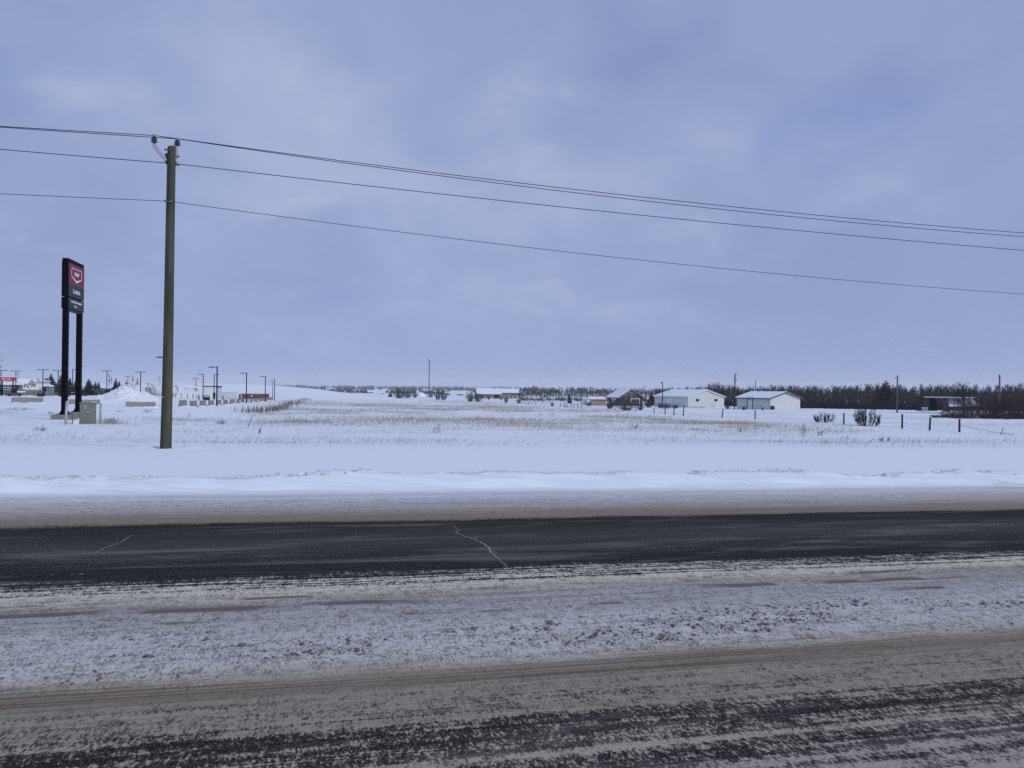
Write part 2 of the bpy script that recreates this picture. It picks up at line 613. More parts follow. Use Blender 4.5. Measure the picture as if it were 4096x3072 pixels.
def road_material():
    t = NT('winter_road')
    sep = t.node('ShaderNodeSeparateXYZ')
    t.l.new(t.coord(), sep.inputs[0])
    x, y = sep.outputs[0], sep.outputs[1]
    wob1 = t.noise(1, 3, .5, (.16, .25, 0))
    wob2 = t.noise(1, 4, .6, (.7, 3.0, 0), (9, 3, 0))
    wob3 = t.noise(1, 3, .65, (9, 24, 0), (2, 7, 0))
    v = t.math('ADD', y, t.math('MULTIPLY', t.math('SUBTRACT', wob1, .5), .34))
    v = t.math('ADD', v, t.math('MULTIPLY', t.math('SUBTRACT', wob2, .5), .30))
    v = t.math('ADD', v, t.math('MULTIPLY', t.math('SUBTRACT', wob3, .5), .16))
    p = t.math('DIVIDE', t.math('SUBTRACT', v, 3.0), 12.0, True)
    P = lambda a: (a - 3.0) / 12.0
    a = t.ramp(p, [(P(q), c) for q, c in ((3.0, .48), (3.5, .34), (3.75, .66), (4.0, .48), (4.2, .74), (4.38, .68), (4.52, .36), (4.75, .38), (4.9, .20), (5.0, .05), (5.15, -.0), (7.32, .02), (7.44, .30), (7.52, .10), (7.64, .56),
                                          (7.72, .22), (7.82, .68), (7.91, .36), (8.02, .80), (8.10, .62), (8.24, 1.0), (9.5, 1.0), (10.4, 1.0),
                                          (11.1, 1.0), (11.24, .45), (11.42, 0.), (15, 0.))])
    long_s = t.noise(1, 4, .6, (.10, 13, 0), (4, 4, 0), None, .15)
    mid_s = t.noise(1, 4, .65, (.9, 17, 0), (9, 2, 0), None, .2)
    blot = t.noise(1, 5, .7, (3.4, 4.2, 0), (1, 8, 0))
    grain = t.noise(1, 3, .8, (46, 20, 0), (5, 1, 0))
    fine = t.noise(1, 2, .8, (85, 36, 0), (3, 2, 0))
    coarse = t.noise(1, 3, .65, (13, 7, 0), (8, 8, 0))
    def cen(q, k):
        return t.math('MULTIPLY', t.math('SUBTRACT', q, .5), k)
    N = t.math('ADD', t.math('ADD', cen(long_s, 1.35), cen(mid_s, .7)), t.math('ADD', cen(blot, .5), t.math('ADD', cen(grain, 1.5), cen(coarse, .8))))
    vg = t.voro(1, (30, 17, 0))
    vs2 = t.math('MULTIPLY', t.math('SUBTRACT', .42, t.voro(1, (58, 32, 0))), t.ramp(p, [(P(3), .42), (P(5.0), .35), (P(5.3), 0.), (P(15), 0.)]))
    N = t.math('ADD', N, vs2)
    am = t.rng(t.math('ADD', a, N), .30, .68)
    # what lies on the asphalt: packed snow, sand and salt
    cover = t.ramp(p, [(P(q), c) for q, c in (
        (3.0, (.40, .37, .32)), (4.35, (.40, .36, .285)), (4.55, (.35, .31, .245)), (5.0, (.34, .295, .23)), (5.14, (.25, .208, .162)),
        (5.30, (.33, .288, .23)), (5.42, (.47, .44, .385)), (5.6, (.56, .56, .54)), (6.2, (.56, .565, .56)), (6.6, (.48, .475, .455)), (7.0, (.47, .46, .44)), (7.12, (.42, .395, .355)),
        (7.28, (.56, .52, .43)), (7.45, (.68, .635, .51)), (7.75, (.70, .655, .53)), (8.2, (.62, .58, .48)), (11.15, (.21, .175, .125)), (11.45, (.27, .23, .17)),
        (11.8, (.33, .295, .24)), (12.1, (.44, .41, .37)), (12.5, (.54, .525, .50)), (13.0, (.60, .60, .60)), (13.4, (.72, .74, .77)), (13.7, (.66, .66, .67)), (14.0, (.78, .81, .85)), (15, (.8, .83, .88)))])
    dirt_amt = t.ramp(p, [(P(q), c) for q, c in ((3, .5), (4.4, .8), (5.0, .8), (5.3, .6), (5.5, .9), (6.2, .9), (7.2, .95), (7.5, .75), (8.3, .8), (11.3, .5), (12.4, .75), (13.2, .65), (13.7, .3), (14.1, .0), (15, 0))])
    dn = t.math('ADD', t.math('ADD', cen(grain, 1.3), cen(fine, .6)), t.math('ADD', cen(coarse, .75), t.math('ADD', cen(blot, .4), cen(mid_s, .7))))
    dmask = t.math('MULTIPLY', t.rng(dn, -.14, .22), dirt_amt)
    c = t.mix(t.math('MULTIPLY', dmask, .68), cover, (.13, .11, .09))
    # scattered grit, round and dark
    grit = t.math('MULTIPLY', t.rng(vg, .20, .34, 1, 0), t.math('MULTIPLY', t.rng(blot, .40, .62, .25, 1), dirt_amt))
    c = t.mix(t.math('MULTIPLY', grit, .85), c, (.035, .028, .024))
    pale = t.math('MULTIPLY', t.rng(blot, .54, .70), t.ramp(p, [(P(3), .0), (P(5.4), .0), (P(5.7), .5), (P(6.3), .3), (P(6.8), .05), (P(7.3), 0), (P(15), 0)]))
    c = t.mix(pale, c, (.70, .73, .76))
    soak = t.math('MULTIPLY', t.rng(t.math('ADD', coarse, t.math('ADD', cen(blot, .5), cen(grain, .7))), .54, .70), t.ramp(p, [(P(3), .0), (P(5.35), .0), (P(5.5), .7), (P(6.0), .5), (P(6.5), .1), (P(7.0), 0), (P(15), 0)]))
    c = t.mix(soak, c, (.24, .195, .15))
    # long smears where tyres cut through the packed snow
    def smear(v0, w, sx, off, lo, hi):
        g = t.math('SUBTRACT', 1.0, t.math('MULTIPLY', t.math('ABSOLUTE', t.math('SUBTRACT', v2, v0)), 1.0 / w), True)
        return t.math('MULTIPLY', t.rng(g, .0, .5), t.rng(t.noise(1, 4, .6, (sx, 1.2, 0), off), lo, hi), True)
    v2 = t.math('ADD', y, t.math('ADD', cen(wob1, .34), cen(mid_s, .10)))
    sm = t.math('MAXIMUM', t.math('MAXIMUM', smear(7.0, .085, .7, (3, 3, 0), .44, .54), smear(6.62, .06, 1.1, (8, 1, 0), .51, .60)), smear(7.30, .05, .8, (1, 5, 0), .52, .62))
    c = t.mix(t.math('MULTIPLY', sm, .9), c, (.15, .122, .10))
    ruts = t.math('MULTIPLY', t.rng(t.noise(1, 3, .5, (.22, 42, 0), (6, 6, 0)), .50, .60), t.ramp(p, [(P(3), 0.), (P(4.3), .0), (P(4.6), .3), (P(4.95), .3), (P(5.1), .85), (P(5.32), .75), (P(5.42), 0.1), (P(5.6), 0.), (P(6.4), 0.), (P(6.7), .35), (P(7.4), .4), (P(7.6), 0.), (P(11.4), 0.), (P(11.6), .6), (P(12.4), .5), (P(12.9), .3), (P(13.6), .4), (P(14), 0), (P(15), 0)]))
    c = t.mix(ruts, c, (.135, .098, .074))
    # asphalt with frozen salt flecks
    asp = t.ramp(p, [(P(3), (.034, .031, .030)), (P(8.1), (.020, .0188, .0188)), (P(8.8), (.032, .030, .0285)), (P(9.75), (.084, .079, .072)), (P(10.5), (.042, .039, .037)), (P(11.1), (.026, .0245, .024)), (P(15), (.03, .028, .027))])
    dk = t.rng(t.math('ADD', cen(fine, .8), cen(grain, 1.2)), -.14, .14, 1, 0)
    asp = t.mix(t.math('MULTIPLY', dk, .8), asp, (.010, .0095, .010))
    fl = t.math('MULTIPLY', t.rng(t.math('ADD', cen(fine, 1.0), cen(grain, 1.1)), .06, .26), t.rng(t.noise(1, 4, .6, (.5, 2.2, 0), (1, 1, 0)),   .35, .65, .18, .6))
    asp = t.mix(fl, asp, (.30, .28, .25))
    haz = t.math('MULTIPLY', t.rng(t.math('ADD', t.noise(1, 5, .6, (.30, 2.0, 0), (2, 9, 0), None, .8), cen(mid_s, .5)),   .50, .72), .24)
    asp = t.mix(haz, asp, (.40, .37, .33))
    col = t.mix(am, c, asp)
    h = t.math('ADD', t.math('MULTIPLY', grain, .6), t.math('MULTIPLY', blot, .5))
    t.bump(h, .5, .02)
    t.b.inputs['Specular IOR Level'].default_value = .08
    return t.fin(col, .9)


M['road'] = road_material()
M['crack'] = simple('frosted_crack_fill', (.27, .27, .28), .9, 0, .35, 20)

# --- road ---------------------------------------------------------------
us = np.concatenate([np.linspace(-90, -17, 40)[:-1], np.linspace(-17, 21, 330), np.linspace(21, 110, 40)[1:]])
vs = np.concatenate([np.linspace(-3.5, 3.3, 20)[:-1], np.linspace(3.3, 14.6, 230)])
UU, VV = np.meshgrid(us, vs)


def road_z(U, V):
    X = U * CS - V * SN
    z = GRADE * np.clip(X, -70, 80)
    lum = fbm(U / .16, V / .11, 3, 40)
    big = fbm(U / .9, V / .35, 3, 44)
    cen = sstep(5.35, 5.6, V) * (1 - sstep(7.2, 8.3, V))
    z = z + cen * (.008 + .010 * sstep(.45, .7, big) + .016 * sstep(.5, .75, lum) * (1 - sstep(6.0, 6.6, V)))
    z = z - .012 * sstep(4.95, 5.1, V) * (1 - sstep(5.25, 5.4, V)) * (0.5 + vnoise(U * .6, V * 30, 3))
    z = z + .015 * sstep(11.3, 12.4, V) * fbm(U / .8, V / .25, 3, 48) + .03 * sstep(12.6, 14.2, V)
    return z


rz_ = road_z(UU, VV)
road = fast_mesh('road', np.stack([UU, VV, rz_], -1).reshape(-1, 3), grid_faces(len(vs), len(us)), M['road'], True)
road.rotation_euler = (0, 0, YAW)
tag(road, kind='structure')


def to_uv(px, py):
    """where the sight line through a pixel meets the road, in road coordinates"""
    a, b = ray(px, py)
    Y = EYE / (-(b) - 0.0)
    for _ in range(6):
        Y = (EYE - GRADE * a * Y) / (-b)
    X = a * Y
    return X * CS + Y * SN, -X * SN + Y * CS


def crack(pts, w):
    p = [to_uv(*q) for q in pts]
    r = random.Random(len(pts))
    q = []
    for (a, b), (c, d) in zip(p[:-1], p[1:]):
        n = max(2, int(math.hypot(c - a, d - b) / .035))
        for i in range(n):
            s = i / n
            q.append((a + (c - a) * s + r.uniform(-.008, .008), b + (d - b) * s + r.uniform(-.006, .006)))
    q.append(p[-1])
    m = MB()
    vv = []
    for i, (a, b) in enumerate(q):
        k = w * r.uniform(.5, 1.0) * (1 - .7 * abs(i / len(q) - .5))
        z = float(road_z(np.float64(a), np.float64(b))) + .004
        vv += [(a - k, b - k * .2, z), (a + k, b + k * .2, z)]
    m.add(vv, [(2 * i, 2 * i + 1, 2 * i + 3, 2 * i + 2) for i in range(len(q) - 1)])
    return m.build('crack', M['crack'], road)


crack([(1812, 2104), (1836, 2118), (1824, 2130), (1862, 2146), (1893, 2156), (1930, 2172), (1956, 2190), (1962, 2206), (1985, 2228), (2005, 2246), (2030, 2268)], .013)
crack([(1893, 2156), (1905, 2152), (1915, 2146)], .009)
crack([(1962, 2206), (1975, 2206), (1990, 2214)], .008)
crack([(532, 2140), (510, 2152), (488, 2168), (440, 2186), (408, 2200), (380, 2214)], .010)
crack([(1060, 2207), (1140, 2204), (1250, 2201)], .008)
crack([(2310, 2146), (2345, 2146), (2378, 2146)], .008)
crack([(2800, 2138), (2838, 2137)], .009)
crack([(2940, 2135), (3000, 2135)], .009)

# --- ploughed bank and the smooth snow behind it -------------------------
bu = np.concatenate([np.linspace(-90, -17, 60)[:-1], np.linspace(-17, 24, 520), np.linspace(24, 110, 60)[1:]])
bv = np.concatenate([np.linspace(13.05, 17.6, 130)[:-1], np.linspace(17.6, 27, 90)])
BU, BV = np.meshgrid(bu, bv)
edge = 13.75 + .6 * (fbm(BU / 2.2, BV * 0, 3, 60) - .5) + .3 * (fbm(BU / 9, BV * 0, 2, 66) - .5)
rise = sstep(0, 1.45, BV - edge)
crest_v = 15.35 + .25 * (fbm(BU / 3.0, BV * 0, 2, 61) - .5)
fall = 1 - sstep(0.0, .22, BV - crest_v) * .66 - sstep(.3, 2.0, BV - crest_v) * .33
ridge_h = .19 + .025 * (fbm(BU / 1.6, BV * 0, 3, 62) - .5) + .03 * (fbm(BU / 7, BV * 0, 2, 63) - .5)
dr = fbm((BV - edge + .30 * BU) / .34, BU / 2.4, 3, 64)           # oblique wind drifts down the face
lumps = fbm(BU / .16, BV / .13, 3, 65)
rip = fbm((BV - edge + .34 * BU) / .11, BU / 1.3, 3, 68)
face = sstep(0, .35, BV - edge) * (1 - sstep(-.1, .25, BV - crest_v))
near_crest = np.exp(-((BV - crest_v + .12) / .22) ** 2)
XB, YB = BU * CS - BV * SN, BU * SN + BV * CS
base = tz(XB, YB)
bz = base + rise * np.maximum(fall, 0.02) * ridge_h + face * (.30 * (dr - .5) + .07 * (rip - .5)) + near_crest * .04 * (sstep(.45, .8, lumps)) * rise
bz = bz + .05 * (np.exp(-((BV - 16.2 - .5 * np.sin(BU / 3)) / .5) ** 2)) * sstep(.52, .75, fbm(BU / 2.4, BV * 0, 2, 71))
pp_ = ground(663, 1795)
du_, dv_ = BU - (pp_.x * CS + pp_.y * SN), BV - (-pp_.x * SN + pp_.y * CS)
dd_ = np.sqrt(du_ ** 2 + (dv_ * 1.2) ** 2)
bz = bz - .07 * np.exp(-(dd_ / .30) ** 2) + .055 * np.exp(-((dd_ - .75) / .32) ** 2) * (.6 + .4 * np.cos(np.arctan2(dv_, du_) * 2))
bz = bz + .018 - .12 * (1 - sstep(0, .5, BV - 13.2)) - .25 * sstep(25.6, 27, BV)


def bank_material():
    t = NT('ploughed_snow')
    sep = t.node('ShaderNodeSeparateXYZ'); t.l.new(t.coord(), sep.inputs[0])
    wob = t.noise(1, 4, .6, (.6, .6, 0))
    v = t.math('ADD', sep.outputs[1], t.math('MULTIPLY', t.math('SUBTRACT', wob, .5), .5))
    low = t.rng(v, 13.3, 14.5, 1, 0)
    crest = t.math('MULTIPLY', t.rng(v, 14.95, 15.3), t.rng(v, 15.45, 15.75, 1, 0))
    g = t.noise(1, 5, .7, (14, 26, 14))
    s = t.noise(1, 4, .6, (.8, 9, 4), (3, 1, 0))
    dirt = t.math('MULTIPLY', t.rng(t.math('ADD', g, t.math('MULTIPLY', s, .4)), .62, .82), t.math('ADD', t.math('MULTIPLY', low, .75), t.math('MULTIPLY', crest, .75)), True)
    base_c = t.mix(low, (.83, .875, .92), (.66, .68, .73))
    c = t.mix(dirt, base_c, (.28, .26, .25))
    t.bump(t.noise(9, 4, .5), .12, .03)
    return t.fin(c, .88)


M['bank'] = bank_material()
bank = fast_mesh('snow_bank', np.stack([BU, BV, bz], -1).reshape(-1, 3), grid_faces(len(bv), len(bu)), M['bank'], True)
bank.rotation_euler = (0, 0, YAW)
tag(bank, kind='structure')

# --- open field ------------------------------------------------------------
fy = np.concatenate([np.geomspace(15, 120, 190)[:-1], np.geomspace(120, 6000, 190)])
fu = np.concatenate([np.linspace(-1.45, -.8, 40)[:-1], np.linspace(-.8, .8, 330), np.linspace(.8, 1.45, 40)[1:]])
FU, FY = np.meshgrid(fu, fy)
FX = FU * FY
FV = -FX * SN + FY * CS
FZ = tz(FX, FY) - .35 * (1 - sstep(19, 24, FV))


def field_material():
    t = NT('field_snow')
    base = (.83, .875, .92)
    b = t.noise(.05, 4, .55)
    c = t.mix(t.rng(b, .35, .65), tuple(k * .95 for k in base), base)
    # faint stubble colour showing through thin snow
    s1 = t.noise(1, 5, .6, (.035, .14, .05), (3, 3, 0))
    s2 = t.noise(1, 4, .7, (.5, 1.6, .5))
    c = t.mix(t.math('MULTIPLY', t.rng(t.math('ADD', t.math('MULTIPLY', s1, .8), t.math('MULTIPLY', s2, .3)), .58, .75), .16), c, (.42, .36, .28))
    t.bump(t.noise(1, 5, .6, (1.2, 2.2, 1)), .35, .12)
    return t.fin(c, .9)


M['field'] = field_material()
field = fast_mesh('snow_field', np.stack([FX, FY, FZ], -1).reshape(-1, 3), grid_faces(len(fy), len(fu)), M['field'], True)
tag(field, kind='structure')

# ground on the camera's side of the road
gu = np.linspace(-120, 140, 60); gv = np.concatenate([np.linspace(-90, -8, 14)[:-1], np.linspace(-8, -2.6, 12)])
GU, GV = np.meshgrid(gu, gv)
GZ = GRADE * np.clip(GU * CS - GV * SN, -70, 80) + .16 * sstep(-2.9, -4.2, GV) * 1.0 - .10 * sstep(-3.0, -2.6, GV)
verge = fast_mesh('roadside_snow', np.stack([GU, GV, GZ], -1).reshape(-1, 3), grid_faces(len(gv), len(gu)), M['snow'], True)
verge.rotation_euler = (0, 0, YAW)
tag(verge, kind='structure')

# --- dirty snow clods thrown up along the centre of the road -----------------
ico_b = bmesh.new(); bmesh.ops.create_icosphere(ico_b, subdivisions=1, radius=1)
ICO_V = np.array([q.co[:] for q in ico_b.verts]); ICO_F = np.array([[q.index for q in f.verts] for f in ico_b.faces]); ico_b.free()


def clods(name, U, V, S, m, zf, flat=.7):
    n = len(U)
    k = len(ICO_V)
    vv = ICO_V[None] * rng.uniform(.6, 1.25, (n, k, 1)) * S[:, None, None] * np.stack([rng.uniform(.8, 1.5, n), rng.uniform(.7, 1.1, n), np.full(n, flat)], -1)[:, None, :]
    th = rng.uniform(0, 6.28, n)
    c, s = np.cos(th)[:, None], np.sin(th)[:, None]
    x = vv[..., 0] * c - vv[..., 1] * s + U[:, None]
    y = vv[..., 0] * s + vv[..., 1] * c + V[:, None]
    z = vv[..., 2] + (zf + S * flat * .35)[:, None]
    f = (ICO_F[None] + (np.arange(n) * k)[:, None, None]).reshape(-1, 3)
    o = fast_mesh(name, np.stack([x, y, z], -1).reshape(-1, 3), f, m, False)
    o.rotation_euler = (0, 0, YAW)
    return o


N0 = 26000
cu, cv = rng.uniform(-9, 12, N0), rng.normal(5.78, .33, N0)
keep = (cv > 5.38) & (cv < 7.3) & (fbm(cu / 1.1, cv / .3, 3, 81) + .10 * sstep(-2, 4, cu) > rng.uniform(.55, .86, N0))
cu, cv = cu[keep], cv[keep]
cs_ = rng.lognormal(math.log(.0056), .55, len(cu)).clip(.0025, .024)
M['clod'] = simple('dirty_snow_clods', (.17, .138, .108), .95, 0, .35, 30)
tag(clods('dirty_snow_clods', cu, cv, cs_, M['clod'], road_z(cu, cv)), 'brown lumps of dirty snow strewn along the middle of the road', 'snow clods', kind='stuff')
n1 = 420
cu = rng.uniform(-13, 18, n1); cv = 15.3 + rng.normal(0, .16, n1)
cs_ = rng.lognormal(math.log(.009), .6, n1).clip(.004, .045)
iu = np.clip(np.searchsorted(bu, cu), 0, len(bu) - 1); iv = np.clip(np.searchsorted(bv, cv), 0, len(bv) - 1)
M['crumb'] = simple('snow_crumbs', (.52, .51, .50), .95, 0, .4, 9)
tag(clods('snow_crumbs', cu, cv, cs_, M['crumb'], bz[iv, iu]), 'grey crumbs of snow and gravel along the crest of the ploughed bank', 'snow crumbs', kind='stuff')

# --- dry grass standing out of the snow ---------------------------------------


def blades(name, X, Y, H, W, lean, m, curve=.3):
    n = len(X)
    Z = tz(X, Y) - .02
    ang = rng.normal(0, .5, n)
    dx, dy = np.cos(ang), np.sin(ang)
    L = H * lean
    jx = rng.normal(0, .06, n) * H
    wx = W / 2
    b0 = np.stack([X - wx, Y, Z], -1); b1 = np.stack([X + wx, Y, Z], -1)
    mx, my, mz = X + L * .35 * dx + jx, Y + L * .35 * dy, Z + H * .55
    m0 = np.stack([mx - wx * .8, my, mz], -1); m1 = np.stack([mx + wx * .8, my, mz], -1)
    t = np.stack([X + L * dx + jx * 2, Y + L * dy, Z + H], -1)
    V = np.stack([b0, b1, m0, m1, t], 1).reshape(-1, 3)
    i = np.arange(n)[:, None] * 5
    F = np.concatenate([i + [0, 1, 3], i + [0, 3, 2], i + [2, 3, 4]])
    return fast_mesh(name, V, F, m, False)


def grass_mat(name, a, b):
    t = NT(name)
    n = t.noise(.35, 5, .7)
    return t.fin(t.mix(t.rng(n, .35, .65), a, b), .9)


M['tan_grass'] = grass_mat('tan_grass', (.27, .205, .13), (.40, .31, .205))
M['grey_grass'] = grass_mat('grey_grass', (.10, .086, .074), (.22, .175, .13))


def sample(n, ylo, yhi, ulo=-.80, uhi=.80):
    Y = np.exp(rng.uniform(math.log(ylo), math.log(yhi), n))
    U = rng.uniform(ulo, uhi, n)
    return U * Y, Y


def rows_of(X, Y):
    """picture row and column a ground point has, to lay the grass where it grows"""
    Z = tz(X, Y)
    lx = X / Y * FPX; ly = 16 - (Z - EYE) / Y * FPX
    return lx - ly * ROLL + CX, ly + lx * ROLL + CY


PATCH = [  # px, row, half width, half height, weight : where the taller tan grass grows
    (1650, 1606, 450, 7, 1.2), (2050, 1612, 380, 7, .8), (1500, 1622, 330, 9, 1.0), (1900, 1634, 300, 9, 1.2), (2230, 1643, 260, 7, .9),
    (1360, 1652, 120, 5, 1.3), (1600, 1655, 120, 6, .9), (1450, 1687, 330, 12, 1.0), (1850, 1690, 260, 14, .9), (1120, 1690, 200, 9, .7),
    (2150, 1700, 230, 12, .7), (2480, 1668, 160, 6, 1.2), (2620, 1678, 140, 8, .7), (2760, 1700, 160, 12, .8), (2940, 1708, 90, 12, 1.9),
    (3060, 1722, 220, 15, .7), (3360, 1725, 130, 13, .4), (760, 1684, 180, 6, .9), (700, 1692, 120, 8, .5), (450, 1690, 60, 9, 1.2), (1250, 1640, 200, 7, .8),
    (2480, 1715, 350, 14, .35), (1080, 1658, 120, 5, .8), (2300, 1690, 160, 9, .6), (3700, 1770, 300, 8, .10)]
X, Y = sample(520000, 30, 420)
px_, py_ = rows_of(X, Y)
dens = np.zeros(len(X))
for a, b, c, d, w in PATCH:
    dens += w * np.exp(-((px_ - a) / c) ** 2 - ((py_ - b) / d) ** 2)
tex = fbm(X / 6.0, Y / (1.5 + Y * .02), 4, 90)
dens *= (.25 + sstep(.40, .60, tex)) * 1.2
lot = sstep(-.33, -.37, X / Y) * sstep(70, 90, Y)
ok = rng.uniform(0, 1, len(X)) < np.clip(dens, 0, 1) * .60 * (1 - lot * .9)
X, Y = X[ok], Y[ok]
H = rng.uniform(.14, .38, len(X)) * np.clip(1.15 - Y / 900, .6, 1.2)
tag(blades('tan_grass', X, Y, H, np.maximum(.009, Y * .00019) * rng.uniform(.7, 1.3, len(X)), rng.uniform(.2, .7, len(X)), M['tan_grass']),
    'patches of tan dry grass standing in the snowy field', 'dry grass', kind='stuff')

X, Y = sample(420000, 23.0, 330)
Vv = -X * SN + Y * CS
px_, py_ = rows_of(X, Y)
edge_g = 25.4 + 6.0 * (fbm(X / 5, Y * 0, 3, 95) - .5) + .0 * X
tex = fbm(X / 4.5, Y / (1.0 + Y * .02), 4, 97)
dens = (.10 + .90 * sstep(.52, .68, tex)) * (.10 + .90 * sstep(edge_g + 1, edge_g + 12, Vv)) * sstep(edge_g, edge_g + 1.2, Vv) * (.45 + .55 * sstep(140, 55, Y))
dens = dens * (1 + .8 * sstep(2200, 3800, px_)) * (.55 + .45 * sstep(300, 900, px_))
lot = sstep(-.34, -.38, X / Y) * sstep(66, 80, Y)
ok = rng.uniform(0, 1, len(X)) < np.clip(dens, 0, 1) * .22 * (1 - lot * .97)
X, Y = X[ok], Y[ok]
H = rng.uniform(.06, .27, len(X)) * rng.uniform(.5, 1.2, len(X))
tag(blades('frosted_grass', X, Y, H, np.maximum(.0075, Y * .00016) * rng.uniform(.6, 1.3, len(X)), rng.uniform(.3, 1.1, len(X)), M['grey_grass']),
    'thin grey grass stalks bent over by the wind across the verge and field', 'dry grass', kind='stuff')

# brown reeds in the ditch by the concrete blocks
rx, ry = [], []
for a, b, r0, r1, k in ((985, 1080, 1652, 1640, 110), (1060, 1150, 1650, 1628, 150), (1095, 1190, 1640, 1612, 170), (1200, 1245, 1604, 1600, 110), (1140, 1210, 1622, 1606, 70)):
    for i in range(k):
        s = random.random()
        g = on_ground(a + (b - a) * s + random.uniform(-14, 14), 1)
        q = ground(a + (b - a) * s + random.gauss(0, 9), r0 + (r1 - r0) * s + random.gauss(0, 2.5)) if i % 8 == 0 else None
        if q is not None:
            last = q
        rx.append(last.x + random.gauss(0, .9)); ry.append(last.y + random.gauss(0, 1.6))
rx, ry = np.array(rx), np.array(ry)
tag(blades('reed_bed', rx, ry, rng.uniform(.45, 1.15, len(rx)), rng.uniform(.03, .06, len(rx)), rng.uniform(-.1, .35, len(rx)), M['cattail']),
    'brown cattail reeds in the ditch beside the concrete barriers', 'reeds', kind='stuff')

# ================================================================== THINGS


def proj(p):
    lx = p[0] / p[1] * FPX
    ly = 16 - (p[2] - EYE) / p[1] * FPX
    return lx - ly * ROLL + CX, ly + lx * ROLL + CY


class Fr:
    """a thing standing at a ground point, measured in photograph pixels at its own distance"""

    def __init__(s, name, label, cat, px, row=None, Y=None, group=None, rz=0.0, sink=0.0):
        p = ground(px, row) if Y is None else on_ground(px, Y)
        p.z -= sink
        s.p = p
        s.k = s.kx = p.y / FPX
        s.px0, s.r0 = proj(p)
        if px < 1300 and name != 'utility_pole':      # the station's things stand square to the sight line
            rz += -math.atan2(p.x, p.y)
            s.kx = s.k * math.cos(rz)
        s.o = thing(name, label, cat, p, rz, group)

    def x(s, px): return (px - s.px0) * s.kx
    def z(s, row): return (s.r0 - row) * s.k

    def box(s, px0, px1, rt, rb, y0, y1, m=None):
        m = m or MB()
        return m.box(s.x(px0), s.x(px1), y0, y1, s.z(rb), s.z(rt))


def text_mesh(name, body, size, m, parent, org, ex, ey, bold=0.0, sx=1.0, depth=.006):
    cu = bpy.data.curves.new(name, 'FONT')
    cu.body = body
    cu.size = size
    cu.align_x = 'CENTER'; cu.align_y = 'CENTER'
    cu.offset = bold
    cu.extrude = depth
    cu.resolution_u = 3
    t = bpy.data.objects.new(name + '_tmp', cu)
    COL.objects.link(t)
    bpy.context.view_layer.update()
    me = bpy.data.meshes.new_from_object(t.evaluated_get(bpy.context.evaluated_depsgraph_get()))
    bpy.data.objects.remove(t, do_unlink=True)
    ex, ey, org = Vector(ex), Vector(ey), Vector(org)
    ez = ex.cross(ey)
    for q in me.vertices:
        q.co = org + ex * (q.co.x * sx) + ey * q.co.y + ez * q.co.z
    me.materials.clear(); me.materials.append(m)
    me.name = name
    o = bpy.data.objects.new(name, me)
    COL.objects.link(o)
    o.parent = parent
    return o


# ------------------------------------------------------------------ utility pole by the road
def pole_material():
    t = NT('treated_pole_wood')
    g = t.noise(1, 6, .7, (26, 26, 1.1))
    b = t.noise(1, 4, .6, (5, 5, .5), (3, 1, 2))
    c = t.mix(t.rng(b, .35, .68), (.052, .056, .038), (.098, .095, .068))
    c = t.mix(t.math('MULTIPLY', t.rng(g, .56, .68), .75), c, (.014, .0135, .012))
    t.bump(g, .6, .02)
    return t.fin(c, .9)


M['pole'] = pole_material()
up = Fr('utility_pole', 'thick treated wood utility pole in the snow beside the road, carrying wires', 'utility pole', 663, 1795)
k = up.k
hz = up.z(586)
tx = up.x(674)
prof = MB()
nseg, nr = 20, 26
vs_, fs_ = [], []
for i in range(nr):
    s = i / (nr - 1)
    z = -.4 + (hz + .4) * s
    r = (.158 + (.119 - .158) * s) + (.012 * (1 - s) ** 8)
    cx_ = tx * s + .012 * math.sin(s * 5)
    for j in range(nseg):
        a = 2 * math.pi * j / nseg
        rr = r * (1 + .022 * math.sin(j * 2.3 + s * 3) + .018 * math.sin(j * 5.1))
        vs_.append((cx_ + rr * math.cos(a), rr * math.sin(a), z + (.02 * math.cos(a) if i == nr - 1 else 0)))
for i in range(nr - 1):
    for j in range(nseg):
        fs_.append((i * nseg + j, i * nseg + (j + 1) % nseg, (i + 1) * nseg + (j + 1) % nseg, (i + 1) * nseg + j))
fs_.append(tuple((nr - 1) * nseg + j for j in range(nseg)))
prof.add(vs_, fs_)
prof.build('shaft', M['pole'], up.o, True)
# drying checks running down the front of the shaft
r = random.Random(4)
for sx, z0, z1 in ((-.02, .78, .93), (.0, .55, .74), (-.045, .02, .33), (.03, .3, .52)):
    m = MB()
    q = []
    for i in range(26):
        s = z0 + (z1 - z0) * i / 25
        q.append((tx * s + sx + .006 * math.sin(i * 1.3) + r.uniform(-.003, .003), -(.158 - .039 * s) * .985 - .004, s * hz))
    w = .004
    m.add([p for a, b, c in q for p in ((a - w, b, c), (a + w, b, c))], [(2 * i, 2 * i + 1, 2 * i + 3, 2 * i + 2) for i in range(25)])
    m.build('crack', M['black_flat'], up.o)


def insulator(fr, px, row_top, row_bot, y):
    """three-shed line post insulator"""
    x, z0, z1 = fr.x(px), fr.z(row_bot), fr.z(row_top)
    h = z1 - z0
    o = MB().lathe((x, y, z0), [(.035, 0), (.035, .14 * h), (.092, .10 * h), (.095, .16 * h), (.035, .24 * h), (.035, .34 * h), (.088, .31 * h), (.09, .37 * h), (.034, .45 * h),
                                (.034, .55 * h), (.082, .52 * h), (.084, .58 * h), (.034, .66 * h), (.042, .72 * h), (.05, .86 * h), (.03, .96 * h), (.012, h)], 18).build('insulator', M['insul_dark'], fr.o, True)
    MB().lathe((x, y, z0), [(.052, .70 * h), (.055, .86 * h), (.034, .97 * h), (.014, 1.02 * h)], 14).build('clamp_cap', M['porcelain'], o, True)
    return Vector((x, y, z0 + .86 * h))


